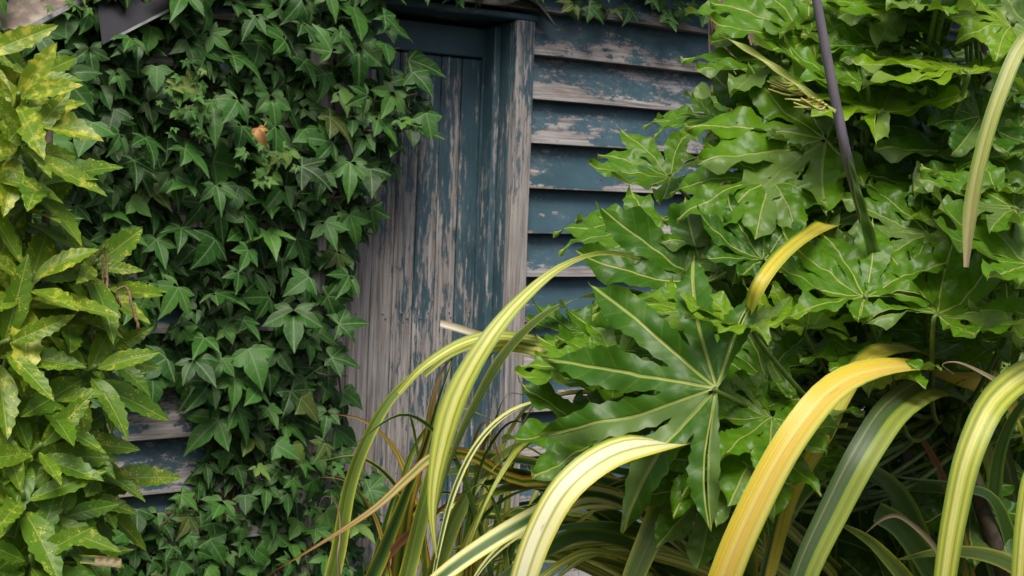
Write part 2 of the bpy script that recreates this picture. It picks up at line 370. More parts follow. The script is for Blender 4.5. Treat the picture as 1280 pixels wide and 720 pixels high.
# ------------------------------------------------------------------ ground
gv, gf = [], []
NX, NY = 60, 60
for j in range(NY + 1):
    for i in range(NX + 1):
        x = -4 + 9 * i / NX; y = -2 + 11 * j / NY
        edge = i in (0, NX) or j in (0, NY)
        z = 0 if edge else 0.03 * mnoise.noise((x * 2.1, y * 2.1, 0)) + 0.012 * mnoise.noise((x * 9, y * 9, 3))
        if i in (0, NX): x = -300 if i == 0 else 300
        if j in (0, NY): y = -300 if j == 0 else 300
        gv.append((x, y, z))
for j in range(NY):
    for i in range(NX):
        a = j * (NX + 1) + i; gf.append((a, a + 1, a + NX + 2, a + NX + 1))
tag(link('ground', mesh('ground', gv, gf, M_SOIL)), 'dark bare garden soil under the plants', kind='structure')

# ------------------------------------------------------------------ shed
shed = tag(empty('garden_shed', L(0, 0, 0)), 'old timber shed with peeling blue weatherboards and a plank door', 'shed')
def uvbox(name, s0, s1, n0, n1, z0, z1, mat, parent, grain='z', bev=0.003, wear=0.5, seg=1, jit=0.0):
    bm = bmesh.new(); ul = bm.loops.layers.uv.new('UVMap')
    bmesh.ops.create_cube(bm, size=1.0)
    for v in bm.verts:
        v.co = Vector((s0 + (v.co.x + .5) * (s1 - s0), n0 + (v.co.y + .5) * (n1 - n0), z0 + (v.co.z + .5) * (z1 - z0)))
    if bev: bmesh.ops.bevel(bm, geom=list(bm.edges), offset=bev, segments=1, affect='EDGES')
    if seg > 1:
        ax = 2 if grain == 'z' else 0; lo, hi = (z0, z1) if ax == 2 else (s0, s1)
        for k in range(1, seg):
            no = Vector((0, 0, 0)); no[ax] = 1; co = Vector((0, 0, 0)); co[ax] = lo + (hi - lo) * k / seg
            bmesh.ops.bisect_plane(bm, geom=bm.verts[:] + bm.edges[:] + bm.faces[:], plane_co=co, plane_no=no)
    bmesh.ops.recalc_face_normals(bm, faces=bm.faces)
    for f in bm.faces:
        for lp in f.loops:
            c = lp.vert.co
            lp[ul].uv = (c.z, c.x - s0 + (c.y - n0)) if grain == 'z' else (c.x, c.z - z0 + (c.y - n0) * 0.3)
    sd_ = random.uniform(0, 100)
    for v in bm.verts:
        c = v.co.copy(); t = c.z if grain == 'z' else c.x
        j = jit * mnoise.noise((t * 2.3 + sd_, sd_, 0)); k = jit * mnoise.noise((t * 1.7 + sd_, 9.1, sd_))
        v.co = L(c.x + (j if grain == 'z' else 0), c.y + k, c.z + (j if grain != 'z' else 0))
    me = bpy.data.meshes.new(name); bm.to_mesh(me); bm.free(); me.materials.append(mat)
    return link(name, me, parent, None, wear)

# weatherboards, feather edged, one object each
pitch = 55.1 * 4.6 / F; z_first = H - 4.6 * (346.5 - HZ) / F
sJ0, sJ1 = S0(644, 40, 0.05), S0(666, 40, 0.05)             # right jamb
sD0 = S0(383, 400, -0.05)                       # left edge of door, behind the ivy
sL1 = sD0 - 0.075
z_head = WS(600, 29)[1]                         # underside of the lintel
z_top = 2.42
def weatherboard(s0, s1, z, wear):
    prof = [(0.052, 0.0), (0.050, 0.010), (0.0045, pitch + 0.034), (-0.003, pitch + 0.034), (0.016, 0.0)]
    K = max(4, int((s1 - s0) / 0.09)); sd_ = random.uniform(0, 99)
    v, f, uv = [], [], []
    tilt = random.uniform(-0.003, 0.003)
    for i in range(K + 1):
        s = s0 + (s1 - s0) * i / K
        dz = 0.0035 * mnoise.noise((s * 1.4, sd_, 0)) + tilt * (s - s0) / 2; dn = 0.003 * mnoise.noise((s * 2.2, 4.4, sd_))
        chip = -0.0025 * max(0, mnoise.noise((s * 11, sd_, 7)))
        for q, (nn, zz) in enumerate(prof):
            v.append(L(s, nn + dn * (1 - zz * 4) + (chip if q < 2 else 0), z + zz + dz)); uv.append((s, zz + (0.0 if q < 4 else -0.006)))
    m = len(prof)
    for i in range(K):
        for q in range(m):
            q2 = (q + 1) % m; f.append((i * m + q, i * m + q2, (i + 1) * m + q2, (i + 1) * m + q))
    f.append(tuple(range(m))[::-1]); f.append(tuple(K * m + q for q in range(m)))
    o = link('weatherboard', mesh('weatherboard', v, [x[::-1] for x in f], M_BOARD, uv, smooth=False), shed, None, wear)
    for sn in range(int(s0 / 0.6), int(s1 / 0.6) + 1):
        s = sn * 0.6 + 0.22
        if s0 + 0.05 < s < s1 - 0.05 and s < 2.0:
            tv, tf, tu = tube_data([L(s, 0.026, z + 0.035), L(s, 0.0435, z + 0.035)], [0.0035, 0.0030], 8)
            link('nail_head', mesh('nail_head', tv, tf, M_NAIL), o)
    return o
k = -9
while True:
    z = z_first + k * pitch
    if z + pitch > z_top: break
    if z > 0.02:
        # how bare each course is, read off the photograph
        yy = HZ - (z - H) * F / 4.6
        wr = 0.35 + random.uniform(-0.05, 0.05) + (0.10 if 100 < yy < 190 else 0)
        if z + 0.02 > z_head:
            weatherboard(-3.3, 4.6, z, wr)
        else:
            weatherboard(sJ1 - 0.01, 4.6, z, wr)
            weatherboard(-3.3, sL1 + 0.01, z, wr + 0.16)
    k += 1
vv = [L(-3.3, -0.10, 0), L(sD0 - .02, -0.10, 0), L(sD0 - .02, -0.10, z_top), L(-3.3, -0.10, z_top)]
bxv = lambda a, b, c, d, e, f_: [L(s, n, z) for s in (a, b) for n in (c, d) for z in (e, f_)]
BF = [(0, 1, 3, 2), (4, 6, 7, 5), (0, 4, 5, 1), (2, 3, 7, 6), (0, 2, 6, 4), (1, 5, 7, 3)]
link('light_stop', mesh('light_stop', bxv(-3.3, 4.6, -0.16, -0.13, 0, z_top), BF, M_INNER, smooth=False), shed)  # unseen dark panel, added to stop light leaking through the board gaps
# foundation sill, jambs and head
uvbox('jamb', sJ0 + 0.002, sJ1 - 0.002, -0.125, 0.029, 0.06, z_head + 0.012, M_PLANK, shed, 'z', 0.003, 0.36, 16, 0.0)
uvbox('architrave', sJ0, sJ1, 0.031, 0.062, 0.06, z_head + 0.012, M_PLANK, shed, 'z', 0.004, 0.54, 16, 0.003)
uvbox('jamb', sL1, sD0 - 0.004, -0.125, 0.052, 0.06, z_head + 0.012, M_PLANK, shed, 'z', 0.004, 0.8, 16, 0.004)
sR0 = S0(630, 200, -0.03)
uvbox('door_stop', sJ0 - 0.026, sJ0 - 0.002, -0.118, -0.012, 0.06, z_head, M_PLANK, shed, 'z', 0.003, 0.34, 12, 0.002)
uvbox('lintel', sL1 - 0.02, sJ1 + 0.02, -0.12, 0.055, z_head + 0.014, z_head + 0.034, M_PLANK, shed, 's', 0.004, 0.30, 12, 0.003)
# lead drip strip over the lintel, lifted and curled at its free end
fv, ff = [], []
K = 40; sa, sb = sL1 - 0.1, sJ1 + 0.055
for i in range(K + 1):
    t = i / K; s = sa + (sb - sa) * t
    zl = z_head + 0.040 + 0.032 * math.exp(-((t - 0.87) / 0.062) ** 2) - 0.045 * max(0, (t - 0.93) / 0.07) ** 1.5 + 0.004 * mnoise.noise((s * 6, 1, 2))
    for (nn, dz) in ((0.004, 0.075), (0.045, 0.052), (0.085, 0.018), (0.094, -0.002), (0.090, -0.003), (0.080, 0.012), (0.040, 0.046), (0.0, 0.068)):
        fv.append(L(s, nn, zl + dz * 0.8 + (0.05 * max(0, (t - 0.93) / 0.07) ** 1.5 if nn < 0.03 else 0)))
for i in range(K):
    for q in range(8):
        q2 = (q + 1) % 8; ff.append((i * 8 + q, i * 8 + q2, (i + 1) * 8 + q2, (i + 1) * 8 + q))
link('drip_strip', mesh('drip_strip', fv, ff, M_LEAD), shed)
# door: top rail, stile, planks
door = empty('door', L(sD0, -0.09, 0.06)); door.parent = shed; door.location = L(sD0, -0.09, 0.06) - shed.location
WM['door'] = Matrix.Translation(L(sD0, -0.09, 0.06))
z_rail = WS(560, 69, -0.07)[1]
sS0 = S0(604, 200, -0.06)
uvbox('stile', sS0, sJ0 - 0.030, -0.105, -0.060, 0.07, z_head - 0.004, M_PLANK, door, 'z', 0.003, 0.28, 16, 0.002)
uvbox('top_rail', sD0 + 0.004, sS0 - 0.002, -0.105, -0.060, z_rail, z_head - 0.004, M_PLANK, door, 's', 0.003, 0.12, 8, 0.002)
npl = 8; pw = (sS0 - sD0 - 0.006) / npl
wl_ = [0.64, 0.68, 0.64, 0.54, 0.48, 0.42, 0.44, 0.36]
for i in range(npl):
    a = sD0 + 0.004 + i * pw
    uvbox('plank', a, a + pw - 0.0035, -0.100 + random.uniform(-.002, .002), -0.073 + random.uniform(-.0015, .0015), 0.09, z_rail - 0.002, M_PLANK, door, 'z', 0.004, wl_[i], 18, 0.002)
for i in range(npl):
    for zz in (1.235, 1.25):
        s = sD0 + 0.004 + (i + random.uniform(0.2, 0.8)) * pw
        tv, tf, tu = tube_data([L(s, -0.078, zz), L(s, -0.071, zz)], [0.003, 0.0026], 8)
        link('nail_head', mesh('nail_head', tv, tf, M_EDGE), door)
# roof: overhanging eave, and the raking edge above the ivy
roof = link('roof', mesh('roof', [L(s, n, z) for s in (-3.4, 4.7) for (n, z) in ((0.24, 2.38), (0.24, 2.42), (-1.8, 2.99), (-1.8, 2.95))],
            [(0, 1, 2, 3), (4, 7, 6, 5), (0, 4, 5, 1), (1, 5, 6, 2), (2, 6, 7, 3), (3, 7, 4, 0)], M_SLATE, smooth=False), shed)
def slab(name, corners, thick, mat, parent):
    """four corners of the visible face, given thickness away from the camera"""
    nrm = (corners[1] - corners[0]).cross(corners[2] - corners[0]).normalized()
    if nrm.y < 0: nrm = -nrm
    v = list(corners) + [c + nrm * thick for c in corners]
    return link(name, mesh(name, v, [(0, 1, 2, 3), (7, 6, 5, 4), (0, 4, 5, 1), (1, 5, 6, 2), (2, 6, 7, 3), (3, 7, 4, 0)], mat, smooth=False), parent)
up = Vector((0, 0, 1))
def rake(px0, py0, px1, py1, out, h, thick, mat, name, parent, back=0.25):
    a, b = W(px0, py0, out), W(px1, py1, out)
    c = b + up * h - WN * back; d = a + up * h - WN * back
    return slab(name, [a, b, c, d], thick, mat, parent)
sh = rake(-60, 85, 118, -8, 0.15, 0.30, 0.014, M_SLATE, 'roof_sheet', shed)
rake(-60, 88, 118, -5, 0.155, 0.012, 0.012, M_EDGE, 'sheet_edge', sh, 0.003)
gt = rake(128, 56, 262, -14, 0.135, 0.16, 0.006, M_GUTTER, 'black_flashing', shed, 0.05)
rake(142, 50, 262, -12, 0.141, 0.007, 0.006, M_EDGE, 'flashing_edge', gt, 0.002)

# ------------------------------------------------------------------ leaf meshes
def palmate(name, lobes, sinus, mat, cols, rows, wfun, droop=0.1, fold=0.1, wave=0.0, serr=0.0, seed=0, inner=2, lobedroop=0.0, twist=0.0, pucker=0.0):
    """leaf of lobes [(angle from tip axis, length)], sinus radii between them; junction at the origin, tip +Y, upper side +Z"""
    rg = random.Random(seed); V, Fc, U = [], [], []
    nl = len(lobes)
    for li, (ang, ln) in enumerate(lobes):
        ax = Vector((math.sin(R(ang)), math.cos(R(ang)))); ld = rg.uniform(-0.25, 1.0) * lobedroop; ph = rg.uniform(0, 6); bend = rg.uniform(-1, 1) * twist
        for side in (-1, 1):
            pp = Vector((ax.y, -ax.x)) * side
            j = li + (1 if side > 0 else 0)
            if 0 < j < nl: sa_ = (lobes[j - 1][0] + lobes[j][0]) / 2
            elif j == 0: sa_ = lobes[0][0] - (lobes[1][0] - lobes[0][0]) / 2
            else: sa_ = lobes[-1][0] + (lobes[-1][0] - lobes[-2][0]) / 2
            sr = sinus[j]; S = Vector((math.sin(R(sa_)), math.cos(R(sa_)))) * sr
            a_s, w_s = S.dot(ax), max(0.004, S.dot(pp))
            rws = []
            for i in range(inner): rws.append((a_s * i / inner, w_s * i / inner, 0.0))
            for i in range(rows + 1):
                t = i / rows; rws.append((a_s + (ln - a_s) * t, wfun(t, w_s, ln), t))
            b0 = len(V)
            for ri, (a, wd, t) in enumerate(rws):
                if t > 0 and serr and t < 0.97: wd *= 1 + serr * (1 if ri % 2 else -1) * rg.uniform(0.6, 1.2)
                for c in range(cols + 1):
                    q = c / cols; p = ax * a + pp * (wd * q)
                    p += pp * side * bend * t * t * ln * 0.3
                    r = p.length
                    z = -droop * r * r + fold * wd * q * (1 - 0.35 * q)
                    z += wave * (math.sin(a * 13 + ph + side) + 0.55 * math.sin(a * 27 + 2.1 * ph)) * (q ** 1.5) * t ** 0.5 - ld * t * t
                    if pucker: z += pucker * mnoise.noise((p.x * 4.2, p.y * 4.2, seed * 3.7)) + pucker * 0.5 * mnoise.noise((p.x * 10, p.y * 10, seed * 1.3))
                    V.append((p.x, p.y, z)); U.append((wd * q * side, a))
            for ri in range(len(rws) - 1):
                for c in range(cols):
                    f = (b0 + ri * (cols + 1) + c, b0 + ri * (cols + 1) + c + 1, b0 + (ri + 1) * (cols + 1) + c + 1, b0 + (ri + 1) * (cols + 1) + c)
                    if ri == 0: f = (f[0], f[2], f[3])
                    elif ri == len(rws) - 2: f = (f[0], f[1], f[3]) if c == 0 else f
                    Fc.append(f if side < 0 else f[::-1])
    me = mesh(name, V, Fc, mat, U)
    bm = bmesh.new(); bm.from_mesh(me); bmesh.ops.remove_doubles(bm, verts=bm.verts, dist=1e-4)
    bmesh.ops.recalc_face_normals(bm, faces=bm.faces)
    if sum(f.normal.z * f.calc_area() for f in bm.faces) < 0: bmesh.ops.reverse_faces(bm, faces=bm.faces)
    bm.to_mesh(me); bm.free()
    me.polygons.foreach_set('use_smooth', [True] * len(me.polygons)); return me
def w_ivy(t, ws, ln): return max(0.0, ws * (1 - t) ** 0.85 * (1 + 0.55 * math.sin(math.pi * min(1, t * 1.15))))
IVY = []
for i in range(7):
    rg = random.Random(100 + i); a1 = rg.uniform(48, 60); a2 = a1 + rg.uniform(50, 62); l1 = rg.uniform(0.62, 0.82); l2 = rg.uniform(0.36, 0.52)
    IVY.append(palmate('leaf', [(-a2, l2), (-a1, l1 * rg.uniform(.9, 1.1)), (0, 1.0), (a1, l1), (a2, l2)], [0.16, 0.29, 0.385, 0.385, 0.29, 0.16], M_IVY, 2, 4, w_ivy,
                       droop=rg.uniform(0.05, 0.22), fold=rg.uniform(0.15, 0.6), wave=0.02, seed=i, inner=1, lobedroop=0.18, twist=0.15))
for i in range(2):                              # three-lobed ones
    IVY.append(palmate('leaf', [(-72, 0.62), (0, 1.0), (72, 0.62)], [0.18, 0.44, 0.44, 0.18], M_IVY, 2, 4, w_ivy, droop=0.15, fold=0.35, wave=0.02, seed=40 + i, inner=1, lobedroop=0.15, twist=0.2))
def w_fat(t, ws, ln):
    x = ws * (1 - t) ** 1.6 + 0.165 * ln * math.sin(math.pi * min(1, t ** 1.45)) ** 0.72
    return max(0.0, x * (1 - t ** 9))
FAT = []
for i in range(7):
    rg = random.Random(200 + i); nl = 8 if i % 3 else 7; sp = (215 if i % 2 else 255) / (nl - 1)
    lb = []
    for q in range(nl):
        a = (q - (nl - 1) / 2) * sp; lb.append((a + rg.uniform(-3, 3), (1 - 0.42 * abs(a / 145) ** 1.8) * rg.uniform(0.93, 1.05)))
    FAT.append(palmate('leaf', lb, [0.08] + [0.25 * (1 - .2 * abs((q - nl / 2) / nl)) for q in range(1, nl)] + [0.08], M_FATSIA, 4, 18, w_fat,
                       droop=rg.uniform(-0.50, -0.10), fold=rg.uniform(0.1, 0.5), wave=rg.uniform(0.05, 0.075), serr=0.045, seed=i, inner=3, lobedroop=0.30, twist=0.5, pucker=0.055))
def w_fan(t, ws, ln): return (ws * (1 - t) ** 1.6 + 0.088 * ln * math.sin(math.pi * min(1, t ** 1.3)) ** 0.85) * (1 - t ** 9)
FAT.append(palmate('leaf', [(-92, 0.72), (-60, 0.86), (-30, 0.97), (0, 1.0), (31, 0.98), (62, 0.84), (94, 0.62)], [0.1, 0.26, 0.27, 0.28, 0.28, 0.27, 0.25, 0.1], M_FATSIA, 4, 15, w_fan,
                   droop=0.08, fold=0.35, wave=0.045, serr=0.09, seed=71, inner=3, lobedroop=0.22, twist=0.45, pucker=0.045))
def simple_leaf(name, mat, width, droop, fold, serr, seed, rows=16, cols=3, curl=0.0):
    rg = random.Random(seed); V, Fc, U = [], [], []
    for side in (-1, 1):
        b0 = len(V); ph = rg.uniform(0, 6)
        for i in range(rows + 1):
            t = i / rows
            wd = width * (math.sin(math.pi * t ** 0.9) ** 0.85 if 0 < t < 1 else 0.0)
            if t > 0.45 and t < 0.97: wd *= 1 + serr * (1 if i % 2 else -0.8)
            for c in range(cols + 1):
                q = c / cols
                z = -droop * t * t + fold * wd * q + 0.010 * math.sin(t * 11 + ph) * q * q + curl * (t - .5) * q * side * wd
                V.append((wd * q * side, t, z)); U.append((wd * q * side, t))
        for i in range(rows):
            for c in range(cols):
                f = (b0 + i * (cols + 1) + c, b0 + i * (cols + 1) + c + 1, b0 + (i + 1) * (cols + 1) + c + 1, b0 + (i + 1) * (cols + 1) + c)
                Fc.append(f[::-1] if side < 0 else f)
    me = mesh(name, V, Fc, mat, U)
    bm = bmesh.new(); bm.from_mesh(me); bmesh.ops.remove_doubles(bm, verts=bm.verts, dist=1e-4); bm.to_mesh(me); bm.free()
    me.polygons.foreach_set('use_smooth', [True] * len(me.polygons)); return me
AUC = [simple_leaf('leaf', M_AUCUBA, random.uniform(0.135, 0.172), random.uniform(0.05, 0.30), random.uniform(0.15, 0.5), 0.13, 300 + i, curl=random.uniform(-.4, .4)) for i in range(7)]

def frame(pos, D, N, size):
    N = N.normalized(); D = (D - N * D.dot(N))
    if D.length < 1e-5: D = N.orthogonal()
    D.normalize(); X = D.cross(N)
    M = Matrix(((X.x, D.x, N.x, 0), (X.y, D.y, N.y, 0), (X.z, D.z, N.z, 0), (0, 0, 0, 1)))
    return Matrix.Translation(pos) @ M @ Matrix.Scale(size, 4)
def merged(name, items, mat, parent):
    """items (mesh, matrix, tint) joined into one stuff part"""
    V, Fc, U, A = [], [], [], []
    for me, M, t in items:
        b = len(V); uvl = me.uv_layers[0].data; uvs = [None] * len(me.vertices)
        for lp in me.loops: uvs[lp.vertex_index] = tuple(uvl[lp.index].uv)
        for i, v in enumerate(me.vertices): V.append(M @ v.co); U.append(uvs[i] or (0, 0)); A.append(t)
        for p in me.polygons: Fc.append(tuple(b + i for i in p.vertices))
    o = link(name, mesh(name, V, Fc, mat, U, attr=A), parent, None, 0.0)
    o.color = (0, 0.5, 0, 1); o['kind'] = 'stuff'; return o
def rv(s=1.0): return Vector((random.uniform(-s, s), random.uniform(-s, s), random.uniform(-s, s)))
def inside(poly, x, y):
    c = False; j = len(poly) - 1
    for i in range(len(poly)):
        xi, yi = poly[i]; xj, yj = poly[j]
        if (yi > y) != (yj > y) and x < (xj - xi) * (y - yi) / (yj - yi) + xi: c = not c
        j = i
    return c

# ------------------------------------------------------------------ ivy on the wall
random.seed(21)
ivy = tag(empty('ivy', L(-1.0, 0.05, 0)), 'dense dark green ivy climbing the shed wall and lapping over the door edge', 'ivy')
POLY = [(-140, -60), (478, -60), (482, 20), (486, 62), (520, 70), (536, 92), (536, 150), (512, 158), (500, 182), (486, 214), (474, 240), (462, 268),
        (440, 300), (438, 345), (438, 400), (424, 440), (428, 474), (434, 520), (430, 552), (436, 580), (470, 588), (478, 640), (458, 690), (450, 780), (-140, 780)]
GAPS = [[(110, 474), (250, 474), (262, 560), (232, 604), (204, 634), (100, 634)], [(264, 312), (296, 312), (296, 336), (264, 336)], [(372, 306), (394, 306), (394, 330), (372, 330)],
        [(0, -20), (80, -20), (72, 28), (10, 50)], [(146, 8), (206, 4), (186, 34), (146, 46)], [(286, 556), (304, 556), (304, 576), (286, 576)]]
def bulge(px, py):
    b = 0.10 + 0.07 * mnoise.noise((px / 70.0, py / 62.0, 0.3)) + 0.04 * mnoise.noise((px / 28.0, py / 28.0, 2.3))
    if py > 560: b -= 0.03
    return max(0.03, b)
cand = []
def try_place(n, spacing, depth_lo, depth_hi, layer):
    pts = []
    for _ in range(n * 40):
        if len(pts) >= n: break
        px, py = random.uniform(-140, 540), random.uniform(-50, 770)
        if not inside(POLY, px, py) or any(inside(g, px, py) for g in GAPS): continue
        sp = spacing * (0.72 if py > 555 else 1.0)
        if any((px - a) ** 2 + (py - b) ** 2 < sp * sp for a, b in pts): continue
        pts.append((px, py)); out = bulge(px, py) + random.uniform(depth_lo, depth_hi)
        if 440 < px and py < 175: out = max(out, 0.07)
        cand.append((px, py, max(0.045, out), layer))
try_place(450, 26.5, 0.0, 0.06, 0)
try_place(640, 19, -0.07, -0.01, 1)
try_place(420, 22, -0.16, -0.08, 2)
for (cx, cy, n, r) in ((232, 112, 26, 34), (335, 200, 20, 26), (255, 150, 12, 24), (95, 5, 10, 22)):   # bunches of young pale leaves
    for _ in range(n):
        px, py = random.gauss(cx, r * .6), random.gauss(cy, r * .6); cand.append((px, py, bulge(px, py) + random.uniform(0.06, 0.10), 9))
items = []
for (px, py, out, layer) in cand:
    pos = W(px, py, out)
    N = WN * 0.85 + up * random.uniform(0.25, 0.75) + rv(0.42)
    a = random.gauss(0, 48); D = -up * math.cos(R(a)) + WU * math.sin(R(a)) + WN * 0.3
    size = random.triangular(0.056, 0.124, 0.076) if layer < 9 else random.uniform(0.016, 0.036)
    if py > 555: size *= 0.74
    elif layer == 0 and random.random() < 0.12: size *= 1.18
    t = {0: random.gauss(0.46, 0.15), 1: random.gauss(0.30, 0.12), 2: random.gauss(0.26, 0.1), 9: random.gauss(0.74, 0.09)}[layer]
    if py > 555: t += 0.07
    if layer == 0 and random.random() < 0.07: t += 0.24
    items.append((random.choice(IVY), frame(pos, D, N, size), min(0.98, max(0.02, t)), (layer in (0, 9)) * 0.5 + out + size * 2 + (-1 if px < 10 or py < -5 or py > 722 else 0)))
items.sort(key=lambda q: -q[3])
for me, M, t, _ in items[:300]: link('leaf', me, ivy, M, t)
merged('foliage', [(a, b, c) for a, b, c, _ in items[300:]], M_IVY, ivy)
for i in range(26):                              # stems up the wall
    px = random.uniform(60, 430); py = 740; pts = []
    while py > random.uniform(-40, 240):
        if inside(POLY, px, py): pts.append(W(px, py, random.uniform(0.036, 0.05)))
        px += random.uniform(-28, 26); py -= random.uniform(50, 90); px = max(268 if 440 < py < 680 else 40, min(430, px))
    if len(pts) > 3: tube('stem', pts, random.uniform(0.003, 0.007), 0.002, M_TWIG, ivy, n=len(pts) * 3, seg=6)
for a, b in (((430, 130), (540, 112)), ((425, 160), (520, 160)), ((440, 60), (500, 60)), ((390, 250), (478, 232)), ((380, 460), (434, 470)), ((400, 590), (476, 600))):
    tube('stem', [W(a[0], a[1], 0.06), W((a[0] + b[0]) / 2, (a[1] + b[1]) / 2 + 4, 0.12), W(b[0], b[1], 0.13)], 0.0035, 0.0015, M_TWIG, ivy, n=8, seg=6)
# ivy hanging from the eave above the boards
ivy2 = tag(empty('ivy', W(700, -30, 0.1)), 'fringe of dark ivy hanging from the eave above the door and boards', 'ivy')
tops = []
for _ in range(110):
    px = random.uniform(470, 985); lim = -6 if px < 690 else (10 if px < 720 else 22)
    if 790 < px < 850: lim = 30
    py = random.uniform(-45, lim - 4); out = random.uniform(0.06, 0.16)
    N = WN * 0.85 + up * random.uniform(0.1, 0.5) + rv(0.4); a = random.gauss(0, 38)
    tops.append((random.choice(IVY), frame(W(px, py, out), -up * math.cos(R(a)) + WU * math.sin(R(a)), N, random.uniform(0.04, 0.072)), max(0.05, random.gauss(0.33, 0.1))))
for me, M, t in tops: link('leaf', me, ivy2, M, t)
tube('stem', [W(460, -24, 0.08), W(600, -30, 0.1), W(760, -20, 0.1), W(900, -22, 0.1), W(990, -16, 0.1)], 0.006, 0.003, M_TWIG, ivy2, n=20)
# the curled orange leaf caught in the ivy
fl = palmate('fallen_leaf', [(-70, 0.55), (0, 1.0), (70, 0.55)], [0.2, 0.5, 0.5, 0.2], M_FALLEN, 2, 5, w_ivy, droop=0.7, fold=1.2, wave=0.05, seed=5, lobedroop=0.5)
fo = tag(link('fallen_leaf', fl, None, frame(W(322, 160, 0.24), Vector((0.45, 0, -1)), Vector((-0.25, -0.8, 0.5)), 0.042)), 'dry curled orange leaf caught in the ivy', 'dead leaf')
tube('stalk', [W(325, 166, 0.24), W(330, 158, 0.25), W(333, 152, 0.245)], 0.0015, 0.001, M_FALLEN, fo, n=5, seg=5)

# ------------------------------------------------------------------ spotted laurel
random.seed(33)
auc = tag(empty('spotted_laurel', (-0.85, 2.25, 0)), 'spotted laurel shrub with yellow speckled toothed leaves beside the ivy', 'shrub')
WH = [(-28, 66, 2.05, 1.0, .95), (18, 122, 2.02, 1.05, .9), (30, 175, 2.0, 1.0, .85), (-20, 210, 1.98, 1.0, .8), (30, 262, 2.05, 1.05, .72), (60, 330, 2.1, 0.95, .60),
      (105, 350, 2.16, 0.85, .55), (20, 350, 2.0, 1.0, .74), (-10, 430, 1.95, 1.0, .62), (98, 462, 2.05, 1.0, .50), (120, 440, 2.14, 0.8, .45), (45, 500, 2.0, 1.05, .52), (30, 560, 1.95, 1.1, .5), (108, 590, 2.12, 0.9, .48),
      (10, 620, 1.92, 1.1, .5), (60, 645, 1.98, 1.0, .3), (20, 700, 1.9, 1.0, .42), (-30, 520, 2.0, 1.0, .45), (-40, 120, 2.1, 1.0, .9), (-50, 320, 2.05, 1.0, .7), (60, 760, 2.0, 1.0, .3), (-40, 660, 2.0, 1.0, .4)]
for (x, y) in ((75, 395), (15, 300), (60, 435), (70, 540), (85, 620), (25, 590), (10, 475), (45, 220), (35, 90), (100, 330), (60, 690)): WH.append((x, y, random.uniform(2.03, 2.14), 0.95, 0.85 - y * .00075))
for i in range(20): WH.append((random.uniform(-70, 70), random.uniform(40, 760), random.uniform(2.22, 2.5), 0.95, random.uniform(0.0, 0.25)))
for (px, py, d, sc, yl) in WH:
    if d < 2.2: px += 18 if py > 280 else 4; yl += 0.14 if py > 280 else 0.0
    c = P(px, py, d)
    a = (Vector((0.50, -0.55, 0.62)) + rv(0.25)).normalized()
    x0 = a.orthogonal().normalized(); y0 = a.cross(x0); ph0 = random.uniform(0, 6.3)
    nlv = 9
    for q in range(nlv):
        th = ph0 + q * 2.399; rho = x0 * math.cos(th) + y0 * math.sin(th)
        el = 0.75 - q / nlv * 0.95
        D = (rho * 0.9 + a * el - up * 0.22).normalized(); N = a * 1.0 - rho * el + rv(0.18)
        size = sc * random.uniform(0.088, 0.130) * (0.72 if q < 2 else 1.0)
        pos = c - a * (q * 0.006) + rho * 0.006
        o = link('leaf', random.choice(AUC), auc, frame(pos, D, N, size), min(1, max(0, yl + random.uniform(-.15, .12))))
    b = Vector((-0.85 + random.uniform(-.12, .12), 2.3 + random.uniform(-.1, .15), max(0.1, c.z - random.uniform(0.3, 0.5))))
    tube('stem', [c + a * 0.01, c - a * 0.06, c * 0.55 + b * 0.45 - up * 0.05, b], 0.0035, 0.006, M_STEM, auc, n=10, seg=6)
for i in range(5):
    tube('stem', [(-0.85 + i * 0.03 - .06, 2.3, 0), (-0.86 + i * 0.05 - .1, 2.3 + i * .02, 0.7), (-0.86 + (i - 2) * 0.08, 2.3, 1.6)], 0.014, 0.006, M_BARK, auc, n=12)
# withered hanging tassels at the shoot tip
random.seed(5)
root = P(131, 306, 2.1)
tube('flower_stalk', [P(112, 372, 2.13), P(116, 340, 2.12), P(124, 318, 2.1), root], 0.003, 0.002, M_STEM, auc, n=8)
for pts in ([(128, 310), (116, 330), (114, 372), (116, 455)], [(128, 318), (129, 350), (128, 400), (126, 438)], [(131, 308), (134, 330), (134, 370), (134, 400)],
            [(130, 345), (138, 361), (146, 372), (151, 384)], [(142, 372), (142, 390), (142, 405), (142, 418)], [(146, 362), (158, 359), (165, 380), (174, 412)]):
    pp = [P(x, y, 2.1 + random.uniform(-.01, .01)) for x, y in pts]
    tube('tassel', pp, 0.0014, 0.0024, M_CATKIN, auc, n=26, seg=6, wob=0.0008)

